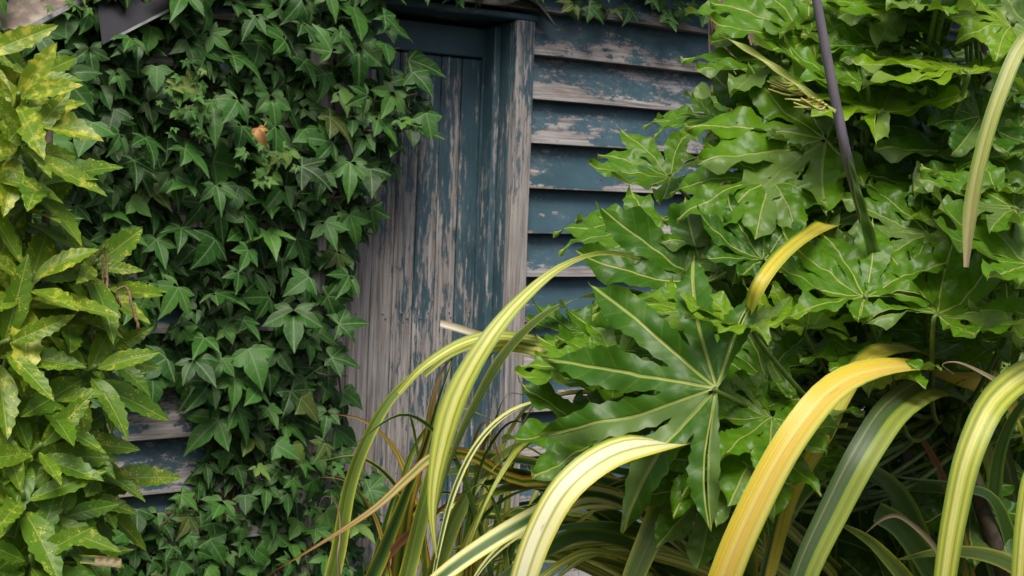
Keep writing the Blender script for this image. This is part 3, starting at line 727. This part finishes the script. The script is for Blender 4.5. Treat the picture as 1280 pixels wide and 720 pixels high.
# ------------------------------------------------------------------ cabbage palm stem with a skirt of dead leaves
random.seed(44)
palm = tag(empty('cabbage_palm', (0.70, 3.5, 0)), 'palm trunk wrapped in brown hanging dead leaves behind the large-leaved shrub', 'palm')
tube('trunk', [(0.70, 3.5, 0), (0.69, 3.5, 0.8), (0.70, 3.52, 1.6), (0.72, 3.5, 2.5)], 0.10, 0.08, M_PALMBARK, palm, n=16, seg=12, wob=0.006)
def strip_mesh(pts, wd, mat, fold=0.3, name='dead_leaf', tw=0.0, Nref=Vector((0, -1, 0.2))):
    n = 14; c = catmull(pts, n); V, Fc, U = [], [], []
    for i, p in enumerate(c):
        t = i / n; T = (c[min(i + 1, n)] - c[max(i - 1, 0)]).normalized()
        X = T.cross(Nref).normalized(); Nn = X.cross(T)
        X = Matrix.Rotation(tw * t, 3, T) @ X; Nn = Matrix.Rotation(tw * t, 3, T) @ Nn
        ww = wd * (0.5 + 0.5 * math.sin(math.pi * min(1, t * 0.9 + 0.15))) * (1 if t < 0.7 else max(0.08, (1 - t) / 0.3))
        for q in (-1, -0.4, 0.4, 1):
            V.append(p + X * q * ww / 2 + Nn * fold * ww * abs(q) * (1 + .5 * math.sin(9 * t + q))); U.append((q * .5 + .5, t))
        if i:
            b = len(V) - 8
            for k in range(3): Fc.append((b + k, b + k + 1, b + k + 5, b + k + 4))
    return mesh(name, V, Fc, mat, U)
for i in range(120):
    a = random.uniform(math.pi * 0.75, math.pi * 2.25); r = random.uniform(0.09, 0.2); zt = random.uniform(1.30, 2.45); ln = random.uniform(0.25, 0.55)
    o_ = Vector((math.cos(a), math.sin(a), 0)); cc = Vector((0.71, 3.5, 0))
    pts = [cc + o_ * 0.09 + up * zt, cc + o_ * (r + 0.04) + up * (zt + 0.01), cc + o_ * (r + 0.05) + rv(0.03) + up * (zt - ln * .4), cc + o_ * r + rv(0.05) + up * (zt - ln)]
    o = link('dead_leaf', strip_mesh(pts, random.uniform(0.010, 0.028), M_DEAD, random.uniform(0.1, 0.6), tw=random.uniform(-2, 2), Nref=o_), palm)
# a few that hang free to the side of the trunk, over the boards
for (x, y, x2, y2) in tuple((random.uniform(892, 960), random.uniform(10, 90), random.uniform(888, 965), random.uniform(130, 270)) for _ in range(7)) + ((900, 60, 905, 120), (912, 75, 893, 180), (925, 70, 915, 190), (905, 30, 925, 60), (938, 100, 930, 220), (893, 35, 912, 18), (1085, -20, 1092, 110), (1100, -20, 1105, 120), (1118, -10, 1128, 100), (905, 195, 890, 240), (912, 200, 908, 262), (1072, 20, 1070, 130), (1135, -20, 1140, 90)):
    d = random.uniform(3.2, 3.35); A, B = P(x, y, d), P(x2, y2, d)
    pts = [Vector((0.60 + random.uniform(-.05, .12), 3.42, 2.4)), Vector((A.x + 0.02, A.y + .03, A.z + 0.16)), A, (A + B) / 2 + rv(0.02), B + rv(0.02)]
    link('dead_leaf', strip_mesh(pts, random.uniform(0.010, 0.018), M_DEAD, 0.4, tw=random.uniform(-4, 4)), palm)

# ------------------------------------------------------------------ fatsia
random.seed(55)
fat = tag(empty('fatsia', (0.95, 2.75, 0)), 'large evergreen shrub with glossy many-fingered hand-shaped leaves against the weatherboards', 'shrub')
STEMS = [[(0.80, 2.75, 0), (0.78, 2.78, 0.7), (0.70, 2.72, 1.15), (0.62, 2.65, 1.45)], [(0.95, 2.85, 0), (0.98, 2.9, 0.8), (0.92, 2.85, 1.5), (0.85, 2.8, 1.85)],
         [(1.05, 2.7, 0), (1.12, 2.65, 0.7), (1.1, 2.6, 1.3), (1.05, 2.55, 1.75)], [(0.9, 2.6, 0), (0.88, 2.5, 0.5), (0.78, 2.42, 0.9), (0.68, 2.4, 1.15)], [(1.1, 2.8, 0), (1.25, 2.8, 0.6), (1.35, 2.75, 1.2), (1.4, 2.7, 1.7)]]
STC = []
for s in STEMS:
    tube('stem', s, 0.02, 0.011, M_BARK, fat, n=18, seg=8, wob=0.003); STC += catmull(s, 24)[6:]
def fleaf(px, py, d, rad_px, elev, az, roll, tint, v=None):
    J = P(px, py, d); size = rad_px * d / F
    e, z_ = R(elev), R(az)
    N = Vector((math.sin(z_) * math.cos(e), -math.cos(z_) * math.cos(e), math.sin(e)))
    # roll: direction of the middle lobe as it appears, 0 right, 90 up, 180 left
    r = R(roll); D = Vector((math.cos(r), 0, math.sin(r)))
    if elev > 45: D = Vector((math.cos(r), math.sin(r), 0))
    M = frame(J, D, N, size); me = FAT[v if v is not None else random.randrange(7)]
    o = link('leaf', me, fat, M, tint)
    Dw = (M.to_3x3() @ Vector((0, 1, 0))).normalized(); Nw = (M.to_3x3() @ Vector((0, 0, 1))).normalized()
    tgt = min(STC, key=lambda q: (q - (J + Vector((0.04, 0.20, -0.16)))).length)
    mid = J - Nw * 0.05 + (tgt - J) * 0.35 - up * 0.03
    pe = catmull([J + Nw * 0.001, J - Nw * 0.02 - Dw * 0.006, mid, (mid + tgt) / 2 - up * 0.02, tgt], 14)
    vv_, ff_, uu_ = tube_data(pe, [0.0030 + 0.0015 * i / 14 for i in range(15)], 6)
    link('petiole', mesh('petiole', vv_, ff_, M_STEM, uu_), o)
HERO = [  # px, py, depth, radius px, normal elevation, azimuth, tip direction, tint, variant
 (896, 486, 1.86, 245, 14, -14, 164, .42, 7),
 (884, 352, 2.25, 165, 22, -15, 150, .42, 2),
 (838, 218, 2.65, 112, 38, -10, 170, .62, 4),
 (818, 290, 2.40, 135, 48, -8, 178, .60, 5),
 (1032, 174, 2.30, 178, 30, -10, 176, .66, 1),
 (1012, 42, 2.45, 146, 28, 0, 178, .62, 4),
 (1102, 138, 2.20, 150, 52, 5, 120, .80, 2),
 (1205, 88, 2.15, 160, 62, 10, 120, .84, 5),
 (1228, 184, 2.25, 165, 36, 5, 178, .50, 1),
 (1082, 368, 2.00, 150, 42, -5, 118, .56, 4),
 (1172, 392, 1.98, 150, 44, 8, 60, .60, 2),
 (962, 222, 2.25, 135, 30, -18, 215, .58, 5),
 (1160, 292, 2.12, 120, 34, 5, 130, .50, 1),
 (945, 408, 1.88, 105, 66, -5, 140, .76, 2),
 (1010, 408, 2.02, 105, 56, 0, 100, .80, 4),
 (950, 552, 1.92, 150, 40, -6, 205, .58, 5),
 (905, 565, 1.90, 118, 22, -10, 250, .56, 1),
 (830, 440, 2.10, 140, 44, -10, 172, .46, 2),
 (760, 470, 2.02, 130, 50, -16, 185, .72, 4),
 (1006, 572, 2.05, 66, 30, 5, 60, .62, 5),
 (1268, 260, 2.05, 130, 46, 15, 150, .60, 1),
 (1290, 330, 1.98, 150, 44, 15, 170, .62, 2),
 (1285, 420, 2.05, 130, 58, 10, 160, .84, 4),
 (1265, 30, 2.25, 110, 30, 20, 240, .78, 5),
 (1130, 10, 2.35, 130, 40, 5, 200, .70, 1),
 (1060, 90, 2.40, 120, 30, 0, 260, .60, 2),
 (1180, 240, 2.25, 140, 40, 8, 200, .55, 4),
 (900, 150, 2.50, 100, 50, -10, 185, .66, 5),
 (940, 300, 2.30, 120, 36, -10, 160, .55, 1),
 (1050, 260, 2.25, 130, 46, 0, 110, .58, 2),
 (985, 120, 2.45, 110, 34, -8, 240, .56, 4),
 (860, 385, 2.06, 130, 64, -8, 170, .74, 5),
 (1110, 450, 2.02, 120, 56, 0, 200, .60, 1),
 (770, 448, 2.02, 110, 50, -12, 188, .70, 0),
 (770, 540, 1.97, 150, 46, -14, 188, .50, 3),
 (965, 522, 1.92, 125, 36, 0, 232, .60, 3),
 (885, 612, 1.95, 120, 20, -10, 235, .52, 6),
 (1000, 500, 1.98, 110, 40, 5, 250, .55, 0),
 (940, 610, 2.0, 100, 25, 0, 200, .5, 2),
 (985, 20, 2.5, 135, 40, -10, 180, .62, 3),
 (975, 78, 2.42, 125, 46, -10, 184, .55, 1),
 (990, 200, 2.36, 125, 48, -10, 190, .60, 3),
 (735, 415, 2.20, 80, 50, -15, 160, .44, 2),
 (960, 470, 2.02, 130, 46, 0, 150, .52, 4),
]
for h in HERO: fleaf(h[0], h[1], h[2], h[3] * (1.0 if h[3] > 200 else 0.95), h[4] + (9 if h[3] > 200 else 16), h[5], h[6], h[7] * 0.94 - 0.03, h[8])
for (x, y, d, r, e, az, ro, ti) in [(random.uniform(*xr), random.uniform(*yr), random.uniform(2.12, 2.45), random.uniform(80, 125), random.uniform(38, 80), random.uniform(-30, 25), random.uniform(70, 250), random.uniform(.30, .76))
        for xr, yr, n in (((1000, 1300), (-30, 120), 12), ((960, 1310), (120, 260), 13), ((900, 1310), (250, 440), 18), ((820, 980), (390, 580), 10)) for _ in range(n)]:
    fleaf(x, y, d, r, e, az, ro, ti)
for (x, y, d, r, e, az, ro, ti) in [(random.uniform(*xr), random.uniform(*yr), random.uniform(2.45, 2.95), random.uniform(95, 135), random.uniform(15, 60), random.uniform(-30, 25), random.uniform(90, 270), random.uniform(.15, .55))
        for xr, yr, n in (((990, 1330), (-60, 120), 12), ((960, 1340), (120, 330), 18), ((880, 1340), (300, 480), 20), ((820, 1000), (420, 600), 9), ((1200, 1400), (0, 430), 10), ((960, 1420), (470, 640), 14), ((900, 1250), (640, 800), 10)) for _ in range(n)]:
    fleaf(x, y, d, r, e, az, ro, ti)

# ------------------------------------------------------------------ variegated flax
random.seed(66)
def sst(t, a, b):
    x = min(1, max(0, (t - a) / (b - a))); return x * x * (3 - 2 * x)
def blade(plant, mat, wd, pts, base=None, basefirst=True, N=(0, -0.72, 0.7), tw0=0.0, tw1=0.0, twf=None, fold=0.22, tipk=0.0, nseg=44, name='leaf_blade', prof=None):
    """strap leaf through (px, py, depth) points, running from its base to its tip"""
    p = [P(*q) for q in pts]
    if not basefirst: p = p[::-1]
    if base is not None:
        b = Vector(base); q = p[0]; dirn = (p[0] - p[1]).normalized()
        m = q + dirn * 0.15; m2 = Vector((b.x * .7 + m.x * .3, b.y * .7 + m.y * .3, m.z * .45))
        p = [b, m2, m * 0.75 + Vector((b.x, b.y, m.z * .9)) * 0.25] + p
    c = catmull(p, nseg); V, Fc, U = [], [], []; Nr = Vector(N).normalized(); Xp = None
    cum = [0]
    for i in range(nseg): cum.append(cum[-1] + (c[i + 1] - c[i]).length)
    tot = cum[-1]; C = [-1, -0.72, -0.36, 0, 0.36, 0.72, 1]
    ph = random.uniform(0, 6)
    for i, q in enumerate(c):
        t = cum[i] / tot
        T = (c[min(i + 1, nseg)] - c[max(i - 1, 0)]).normalized()
        X = T.cross(Nr)
        if X.length < 0.12 and Xp is not None: X = Xp.copy()
        X.normalize()
        if Xp is not None and X.dot(Xp) < 0: X = -X
        if Xp is not None: X = (X * 0.6 + Xp * 0.4); X = (X - T * X.dot(T)).normalized()
        Xp = X.copy(); Nn = X.cross(T)
        tw = twf(t) if twf else tw0 + (tw1 - tw0) * t; Mx = Matrix.Rotation(R(tw), 3, T); X2 = Mx @ X; N2 = Mx @ Nn
        if N2.dot(Nr) < 0 and abs(tw) < 1: N2 = -N2
        if prof: ww = wd * prof(t)
        else: ww = wd * (0.45 + 0.55 * min(1, t / 0.35)) * (1 if t < 0.62 else max(0.02, 1 - ((t - 0.62) / 0.38) ** 2.0 * (1 - tipk)))
        for x in C:
            V.append(q + X2 * (x * ww / 2) + N2 * (fold * ww * abs(x) ** 1.3 * 0.5 + 0.0015 * math.sin(23 * t + ph + 2 * x))); U.append((x * .5 + .5, t))
        if i:
            k = len(C); b0 = len(V) - 2 * k
            for z in range(k - 1): Fc.append((b0 + z, b0 + z + 1, b0 + k + z + 1, b0 + k + z))
    return link(name, mesh(name, V, Fc, MB[mat], U), plant)
BA, BB, BC = (0.36, 2.62, 0.0), (0.86, 2.30, 0.0), (-0.12, 2.45, 0.0)
fA = tag(empty('flax', BA), 'variegated flax clump whose striped blades arch across the blue door', 'flax')
fB = tag(empty('flax', BB), 'variegated flax clump with broad golden and green drooping blades below the large-leaved shrub', 'flax')
fC = tag(empty('flax', BC), 'upright narrow green and orange flax blades rising in front of the door foot', 'flax')
U_ = (0, -0.75, 0.66)
# clump A, blades sweeping to the left
blade(fA, 'cream', 0.052, [(930, 640, 2.2), (890, 560, 2.05), (832, 554, 1.84), (768, 566, 1.77), (712, 606, 1.74), (676, 665, 1.73), (650, 740, 1.73), (630, 830, 1.75)], BA, fold=0.10, N=(-0.25, -0.8, 0.6), tipk=0.5)
blade(fA, 'creamedge', 0.038, [(860, 690, 2.35), (800, 640, 2.25), (735, 618, 2.1), (680, 640, 2.02), (615, 676, 1.98), (550, 722, 1.95), (490, 780, 1.95)], BA, fold=0.1, N=(0.2, -0.75, 0.65), tipk=0.4)
blade(fA, 'yellow', 0.036, [(940, 520, 2.5), (890, 380, 2.4), (822, 334, 2.3), (760, 316, 2.22), (705, 332, 2.16), (655, 372, 2.12), (612, 424, 2.08), (572, 495, 2.05), (549, 575, 2.03), (541, 640, 2.02), (546, 698, 2.02)], BA,
      N=(-0.35, -0.92, 0.15), tw0=0, fold=0.30, prof=lambda t: (0.17 if t < .77 else min(1, .17 + (t - .77) * 6.5)) * (1 if t < 0.92 else max(0.05, (1 - t) / 0.08)))
blade(fA, 'olive', 0.030, [(930, 540, 2.5), (870, 400, 2.45), (795, 372, 2.35), (740, 370, 2.25), (684, 392, 2.18), (634, 440, 2.12), (598, 500, 2.1), (566, 570, 2.08), (540, 660, 2.06), (520, 740, 2.05)], BA, N=(-0.7, -0.6, 0.4))
blade(fA, 'yellow', 0.040, [(900, 560, 2.5), (840, 460, 2.4), (770, 440, 2.3), (700, 432, 2.22), (630, 420, 2.15), (580, 428, 2.12), (530, 458, 2.1), (498, 492, 2.1)], BA, N=(0.1, -0.75, 0.7), fold=0.1, tipk=0.2)
blade(fA, 'yellow', 0.040, [(900, 580, 2.5), (820, 470, 2.4), (740, 448, 2.3), (670, 436, 2.2), (610, 428, 2.17), (565, 442, 2.16), (530, 470, 2.15)], BA, N=(0.1, -0.75, 0.7), fold=0.1, tipk=0.2)
blade(fA, 'yellow', 0.046, [(920, 600, 2.5), (860, 480, 2.4), (800, 440, 2.3), (745, 445, 2.2), (690, 440, 2.18), (630, 432, 2.16), (590, 445, 2.15)], BA, N=(0.0, -0.8, 0.6), fold=0.1, tipk=0.3)
blade(fA, 'stub', 0.016, [(900, 620, 2.5), (840, 500, 2.42), (740, 470, 2.34), (660, 442, 2.24), (610, 424, 2.18), (578, 413, 2.15), (550, 405, 2.14)], BA, N=(0, -0.9, 0.4), fold=0.5, tipk=0.75)
blade(fA, 'creamedge', 0.030, [(900, 640, 2.5), (820, 510, 2.4), (735, 492, 2.25), (680, 500, 2.15), (632, 520, 2.1), (594, 560, 2.06), (566, 620, 2.04), (548, 690, 2.03), (535, 760, 2.02)], BA, N=(-0.6, -0.6, 0.5))
blade(fA, 'yellow', 0.026, [(880, 660, 2.5), (800, 560, 2.4), (700, 545, 2.2), (655, 560, 2.12), (625, 600, 2.08), (600, 650, 2.06), (570, 730, 2.05)], BA, N=(-0.6, -0.6, 0.5), fold=0.6)
blade(fA, 'green', 0.040, [(900, 680, 2.55), (820, 625, 2.48), (740, 598, 2.4), (660, 578, 2.3), (600, 570, 2.22), (558, 568, 2.18), (545, 570, 2.17)], BA, N=(0, -0.6, 0.8), tipk=0.5, fold=0.15)
blade(fA, 'orange', 0.021, [(640, 600, 2.25), (590, 572, 2.18), (545, 570, 2.12), (512, 596, 2.1), (468, 636, 2.08), (400, 680, 2.06), (326, 724, 2.05)], BA, N=(0.2, -0.8, 0.55), fold=0.3)
blade(fA, 'olive', 0.038, [(900, 700, 2.5), (820, 640, 2.42), (740, 612, 2.35), (660, 606, 2.28), (610, 620, 2.22), (580, 640, 2.2), (556, 680, 2.18)], BA, N=(0, -0.65, 0.75), fold=0.15)
blade(fA, 'yellow', 0.030, [(880, 700, 2.6), (820, 640, 2.55), (760, 600, 2.5), (720, 560, 2.48), (680, 600, 2.45), (655, 650, 2.44), (640, 690, 2.44)], BA, N=(-0.4, -0.8, 0.4))
blade(fA, 'green', 0.034, [(900, 720, 2.5), (840, 672, 2.42), (760, 660, 2.34), (680, 652, 2.28), (600, 646, 2.22), (550, 650, 2.2)], BA, N=(0, -0.7, 0.7), fold=0.12)
blade(fA, 'creamedge', 0.034, [(900, 700, 2.45), (840, 648, 2.36), (780, 630, 2.28), (720, 632, 2.2), (660, 660, 2.15), (610, 700, 2.1), (570, 760, 2.05)], BA, N=(0, -0.7, 0.7), fold=0.12)
blade(fA, 'olive', 0.052, [(930, 700, 2.25), (905, 620, 2.15), (866, 598, 2.05), (835, 628, 2.0), (810, 680, 1.98), (786, 740, 1.97), (770, 810, 1.97)], BA, N=(-0.3, -0.85, 0.4), fold=0.2, tipk=0.4)
blade(fA, 'olive', 0.034, [(930, 690, 2.3), (900, 620, 2.2), (862, 600, 2.1), (838, 622, 2.06), (838, 655, 2.05), (856, 694, 2.05)], BA, N=(-0.2, -0.9, 0.35), fold=0.15)
blade(fA, 'plain', 0.044, [(860, 760, 2.4), (800, 690, 2.25), (730, 670, 2.12), (680, 690, 2.06), (620, 730, 2.02), (560, 790, 2.0)], BA, N=(0, -0.7, 0.7), fold=0.15)
blade(fA, 'yellow', 0.030, [(860, 780, 2.35), (800, 712, 2.22), (745, 690, 2.1), (700, 706, 2.05), (660, 740, 2.02), (630, 790, 2.0)], BA, N=(0, -0.7, 0.7), fold=0.15)
# clump B, broad drooping blades
blade(fB, 'gold', 0.043, [(1300, 640, 2.55), (1262, 500, 2.42), (1195, 466, 2.14), (1120, 460, 1.95), (1050, 482, 1.86), (992, 548, 1.82), (942, 640, 1.81), (905, 730, 1.82), (875, 840, 1.85)], BB, N=(-0.35, -0.75, 0.6), fold=0.22, tipk=0.5, twf=lambda t: 72 * (1 - sst(t, .58, .74)),
      prof=lambda t: (.5 + .5 * min(1, t / .3)) * (0.62 if t < .5 else min(1, .62 + (t - .5) * 3.0)))
blade(fB, 'lemon', 0.036, [(1260, 640, 2.6), (1215, 490, 2.45), (1165, 446, 2.2), (1118, 436, 2.05), (1080, 452, 1.98), (1050, 500, 1.96), (1030, 545, 1.95), (990, 620, 1.95), (960, 730, 1.95)], BB, N=(-0.3, -0.8, 0.55), fold=0.15, tipk=0.4)
blade(fB, 'half', 0.054, [(1270, 700, 2.6), (1235, 540, 2.45), (1178, 488, 2.15), (1125, 508, 1.94), (1085, 560, 1.87), (1045, 635, 1.85), (1005, 720, 1.84), (975, 820, 1.85)], BB, N=(-0.15, -0.85, 0.5), fold=0.30, tipk=0.5)
blade(fB, 'yellow', 0.042, [(1420, 640, 2.2), (1375, 500, 2.1), (1310, 462, 2.0), (1250, 494, 1.9), (1214, 560, 1.86), (1194, 640, 1.85), (1180, 730, 1.85), (1172, 830, 1.86)], BB, N=(-0.1, -0.85, 0.5), fold=0.28, tipk=0.5)
blade(fB, 'yellow', 0.038, [(1400, 760, 2.2), (1370, 620, 2.1), (1330, 560, 1.95), (1296, 590, 1.88), (1282, 650, 1.86), (1274, 740, 1.86), (1270, 830, 1.87)], BB, N=(0, -0.9, 0.4), fold=0.28, tipk=0.5)
blade(fB, 'dry', 0.020, [(1330, 560, 2.05), (1285, 502, 1.98), (1240, 474, 1.93), (1200, 454, 1.9), (1178, 456, 1.9), (1192, 468, 1.9)], BB, N=(0, -0.8, 0.6), fold=0.7)
blade(fB, 'pale', 0.020, [(1420, 400, 2.2), (1400, 120, 2.1), (1345, 20, 2.0), (1285, 48, 1.94), (1250, 120, 1.91), (1226, 200, 1.9), (1213, 270, 1.9), (1208, 334, 1.9)], BB, N=(-0.5, -0.85, 0.2), fold=0.35, prof=lambda t: .5 + .5 * min(1, t / .4) if t < .97 else max(.3, 1 - (t - .97) * 22))
blade(fB, 'lemon', 0.037, [(1290, 420, 2.8), (1230, 300, 2.75), (1160, 268, 2.65), (1100, 262, 2.52), (1050, 274, 2.30), (1004, 298, 2.02), (968, 330, 1.90), (942, 372, 1.88), (930, 420, 1.98)], BB, N=(-0.2, -0.9, 0.5), fold=0.2, tipk=0.4)
blade(fB, 'plain', 0.052, [(1230, 860, 2.3), (1180, 740, 2.25), (1130, 665, 2.2), (1095, 640, 2.18)], BB, N=(0, -0.9, 0.4), fold=0.15, tipk=0.6)
blade(fB, 'olive', 0.050, [(1190, 900, 2.2), (1150, 760, 2.15), (1100, 690, 2.1), (1060, 660, 2.06), (1040, 655, 2.05)], BB, N=(0.2, -0.85, 0.5), fold=0.2)
blade(fB, 'olive', 0.046, [(1380, 860, 2.3), (1330, 760, 2.25), (1260, 705, 2.2), (1190, 690, 2.15), (1120, 700, 2.1)], BB, N=(0, -0.8, 0.6), fold=0.2)
blade(fB, 'dry', 0.030, [(1200, 760, 2.15), (1170, 690, 2.1), (1130, 650, 2.08), (1106, 648, 2.07), (1080, 668, 2.06)], BB, N=(0, -0.7, 0.7), fold=0.4)
blade(fB, 'plain', 0.03, [(1290, 800, 2.45), (1250, 640, 2.4), (1200, 610, 2.35), (1140, 600, 2.3), (1090, 590, 2.28)], BB, N=(0, -0.7, 0.7))
blade(fB, 'burnt', 0.018, [(1230, 800, 2.4), (1200, 660, 2.38), (1165, 570, 2.35), (1120, 510, 2.33), (1080, 470, 2.32)], BB, N=(0, -0.9, 0.4))
blade(fB, 'plain', 0.046, [(1190, 800, 2.35), (1130, 640, 2.25), (1080, 590, 2.12), (1030, 590, 2.05), (985, 640, 2.0), (950, 740, 1.98)], BB, N=(-0.2, -0.8, 0.5), fold=0.2, tipk=0.3)
for i in range(24):                              # shaded blades deep in the clumps
    x = random.uniform(880, 1340); y = random.uniform(520, 640); d = random.uniform(2.45, 2.9); sl = random.uniform(-190, 120)
    blade(fB, random.choice(('plain', 'plain', 'plain', 'olive')), random.uniform(0.028, 0.045), [(x - sl * .6, y + 240, d + .05), (x - sl * .25, y + 130, d), (x, y + 40, d - .03), (x + sl * .6, y - 20, d - .06), (x + sl * 1.5, y + random.uniform(-40, 10), d - .1)], (BB[0], 2.6, 0), N=(0.2, -0.9, 0.3), tw0=random.uniform(-35, 35))
for i in range(26):
    x = random.uniform(640, 900); y = random.uniform(590, 710); d = random.uniform(2.3, 2.8); q = random.uniform(-35, 25)
    blade(fA, random.choice(('plain', 'green', 'olive', 'yellow', 'creamedge', 'plain')), random.uniform(0.018, 0.034), [(x + 130, y + 90, d), (x + 60, y + 30, d - .03), (x - 20, y + q * .3, d - .07), (x - 110, y + q, d - .12), (x - 190, y + q + random.uniform(0, 60), d - .16)], BA, N=(0, -0.75, 0.6), tw0=random.uniform(-30, 40))
# clump C, upright narrow blades
blade(fC, 'olive', 0.025, [(412, 760, 2.12), (424, 680, 2.12), (436, 610, 2.12), (458, 550, 2.12), (492, 494, 2.13), (545, 448, 2.15), (600, 424, 2.17)], BC, N=(0.35, -0.9, 0.2), fold=0.35)
blade(fC, 'green', 0.027, [(452, 760, 2.15), (478, 690, 2.15), (505, 622, 2.15), (530, 560, 2.15), (548, 500, 2.15), (566, 448, 2.16)], BC, N=(0.6, -0.8, 0.1), fold=0.3)
blade(fC, 'orange', 0.026, [(505, 660, 2.2), (518, 600, 2.18), (533, 552, 2.17), (540, 505, 2.16), (552, 466, 2.16), (570, 440, 2.17)], BC, N=(0.2, -0.95, 0.1), fold=0.2)
blade(fC, 'olive', 0.027, [(498, 770, 2.1), (515, 690, 2.1), (532, 620, 2.1), (548, 560, 2.12), (575, 500, 2.14), (606, 452, 2.16), (630, 430, 2.18)], BC, N=(0.35, -0.9, 0.15), fold=0.35)
blade(fC, 'burnt', 0.022, [(440, 780, 2.18), (470, 715, 2.16), (500, 678, 2.15), (530, 652, 2.14), (560, 630, 2.14), (600, 600, 2.15)], BC, N=(0.2, -0.9, 0.3))
blade(fC, 'yellow', 0.026, [(555, 780, 2.15), (575, 700, 2.12), (600, 640, 2.12), (626, 590, 2.14), (645, 550, 2.16)], BC, N=(0.5, -0.85, 0.1), fold=0.5)
blade(fC, 'olive', 0.030, [(528, 780, 2.2), (552, 690, 2.18), (590, 610, 2.2), (640, 560, 2.25), (700, 540, 2.3)], BC, N=(0.3, -0.9, 0.3), fold=0.4)
blade(fC, 'dry', 0.008, [(424, 720, 2.1), (425, 670, 2.1), (424, 640, 2.1), (414, 622, 2.1), (402, 624, 2.1), (397, 648, 2.1)], BC, N=(0.2, -0.9, 0.2))
for i in range(20):                              # narrow tangled blades low in front of the door
    x = random.uniform(470, 660); y = random.uniform(470, 640); d = random.uniform(2.1, 2.4); ln_ = random.uniform(20, 130) * random.choice((-1, 1, 1))
    blade(fC, random.choice(('yellow', 'olive', 'green', 'orange', 'plain', 'yellow')), random.uniform(0.009, 0.019), [(x - ln_ * .3, y + 210, d), (x - ln_ * .1, y + 110, d), (x + ln_ * .15, y + 40, d), (x + ln_ * .6, y, d - .03), (x + ln_ * 1.2, y + random.uniform(-20, 60), d - .05)], BC, N=(0.3, -0.9, 0.2), tw0=random.uniform(-30, 30), fold=0.4)
# flower stalk with its dry bract
tube('flower_stem', [(0.80, 2.40, 0), (0.76, 2.6, 0.6), P(1108, 430, 2.5), P(1088, 310, 2.16), P(1062, 210, 2.02), P(1045, 130, 2.0), P(1028, 40, 1.99), P(1010, -60, 1.98)], 0.0085, 0.0060, M_SPIKE, fB, n=40, seg=10)
blade(fB, 'plain', 0.024, [(1092, 330, 2.06), (1080, 275, 2.03), (1070, 235, 2.01), (1060, 196, 2.0)], None, N=(0.2, -1, 0), fold=0.5, name='sheath', prof=lambda t: 1 - t * 0.9)
blade(fB, 'pale', 0.011, [(1044, 140, 1.99), (1010, 118, 1.98), (975, 92, 1.97), (940, 68, 1.965), (898, 42, 1.96)], None, N=(0.2, -0.8, 0.5), fold=0.8, name='bract')
random.seed(3)
for i in range(11):
    t = random.uniform(0.05, 0.5); a = P(1040 - 90 * t, 136 - 66 * t, 1.985)
    tube('flower_bud', [a, P(1040 - 90 * t - random.uniform(8, 22), 136 - 66 * t + random.uniform(-2, 8), 1.98), P(1040 - 90 * t - random.uniform(26, 48), 136 - 66 * t + random.uniform(-12, 4), 1.975)], 0.0022, 0.001, M_BRACT, fB, n=6, seg=5)
# cut strap leaf poking out of the laurel
fD = tag(empty('cut_flax', P(60, 704, 1.9)), 'cut green strap leaf with dry frayed tip under the laurel', 'leaf')
blade(fD, 'green', 0.016, [(-60, 698, 2.05), (20, 700, 2.0), (90, 699, 1.96), (149, 703, 1.95)], None, N=(0, -0.9, 0.4), fold=0.6, prof=lambda t: 1 - .35 * t)
blade(fD, 'dry', 0.012, [(118, 702, 1.948), (138, 703, 1.946), (152, 705, 1.945)], None, N=(0, -0.9, 0.4), fold=0.6, prof=lambda t: 1, name='dry_tip')

# ------------------------------------------------------------------ undergrowth
random.seed(77)
V, Fc = [], []
for i in range(900):
    x = random.uniform(-0.5, 1.6); y = random.uniform(2.5, 4.0) if x < 0.9 else random.uniform(2.4, 3.6)
    hgt = random.uniform(0.25, 0.75)
    if (Vector((x, y, 0)) - WO).dot(WN) < 0.15: continue
    a = random.uniform(0, 6.3); l_ = random.uniform(0.05, 0.2); b = len(V); wv = Vector((math.sin(a), -math.cos(a), 0)) * 0.003
    p0 = Vector((x, y, 0)); p1 = p0 + Vector((math.cos(a) * l_ * .3, math.sin(a) * l_ * .3, hgt * .6)); p2 = p0 + Vector((math.cos(a) * l_, math.sin(a) * l_, hgt))
    V += [p0 - wv, p0 + wv, p1 + wv * .8, p1 - wv * .8, p2]; Fc += [(b, b + 1, b + 2, b + 3), (b + 3, b + 2, b + 4)]
tag(link('grass', mesh('grass', V, Fc, M_GRASS)), 'thin wild grass growing between the flax and the shed', 'grass', kind='stuff')
V, Fc = [], []
for i in range(15000):
    x = random.uniform(0.0, 1.8); y = random.uniform(2.45, 3.6); z = random.uniform(0.02, 0.80 if x < 0.4 else 1.15) * (0.65 + .4 * mnoise.noise((x * 4, y * 4, 0)))
    if (Vector((x, y, 0)) - WO).dot(WN) < 0.1: continue
    c = Vector((x, y, z)); D = (rv(1) + Vector((0, -.3, .2))).normalized(); X = D.cross(up + rv(.5)).normalized(); s = random.uniform(0.010, 0.024); b = len(V)
    V += [c, c + D * s * .5 + X * s * .4, c + D * s * 1.2, c + D * s * .5 - X * s * .4]; Fc.append((b, b + 1, b + 2, b + 3))
tag(link('ground_cover', mesh('ground_cover', V, Fc, M_HERB)), 'tangle of small leafy weeds in the shade under the flax', 'weeds', kind='stuff')
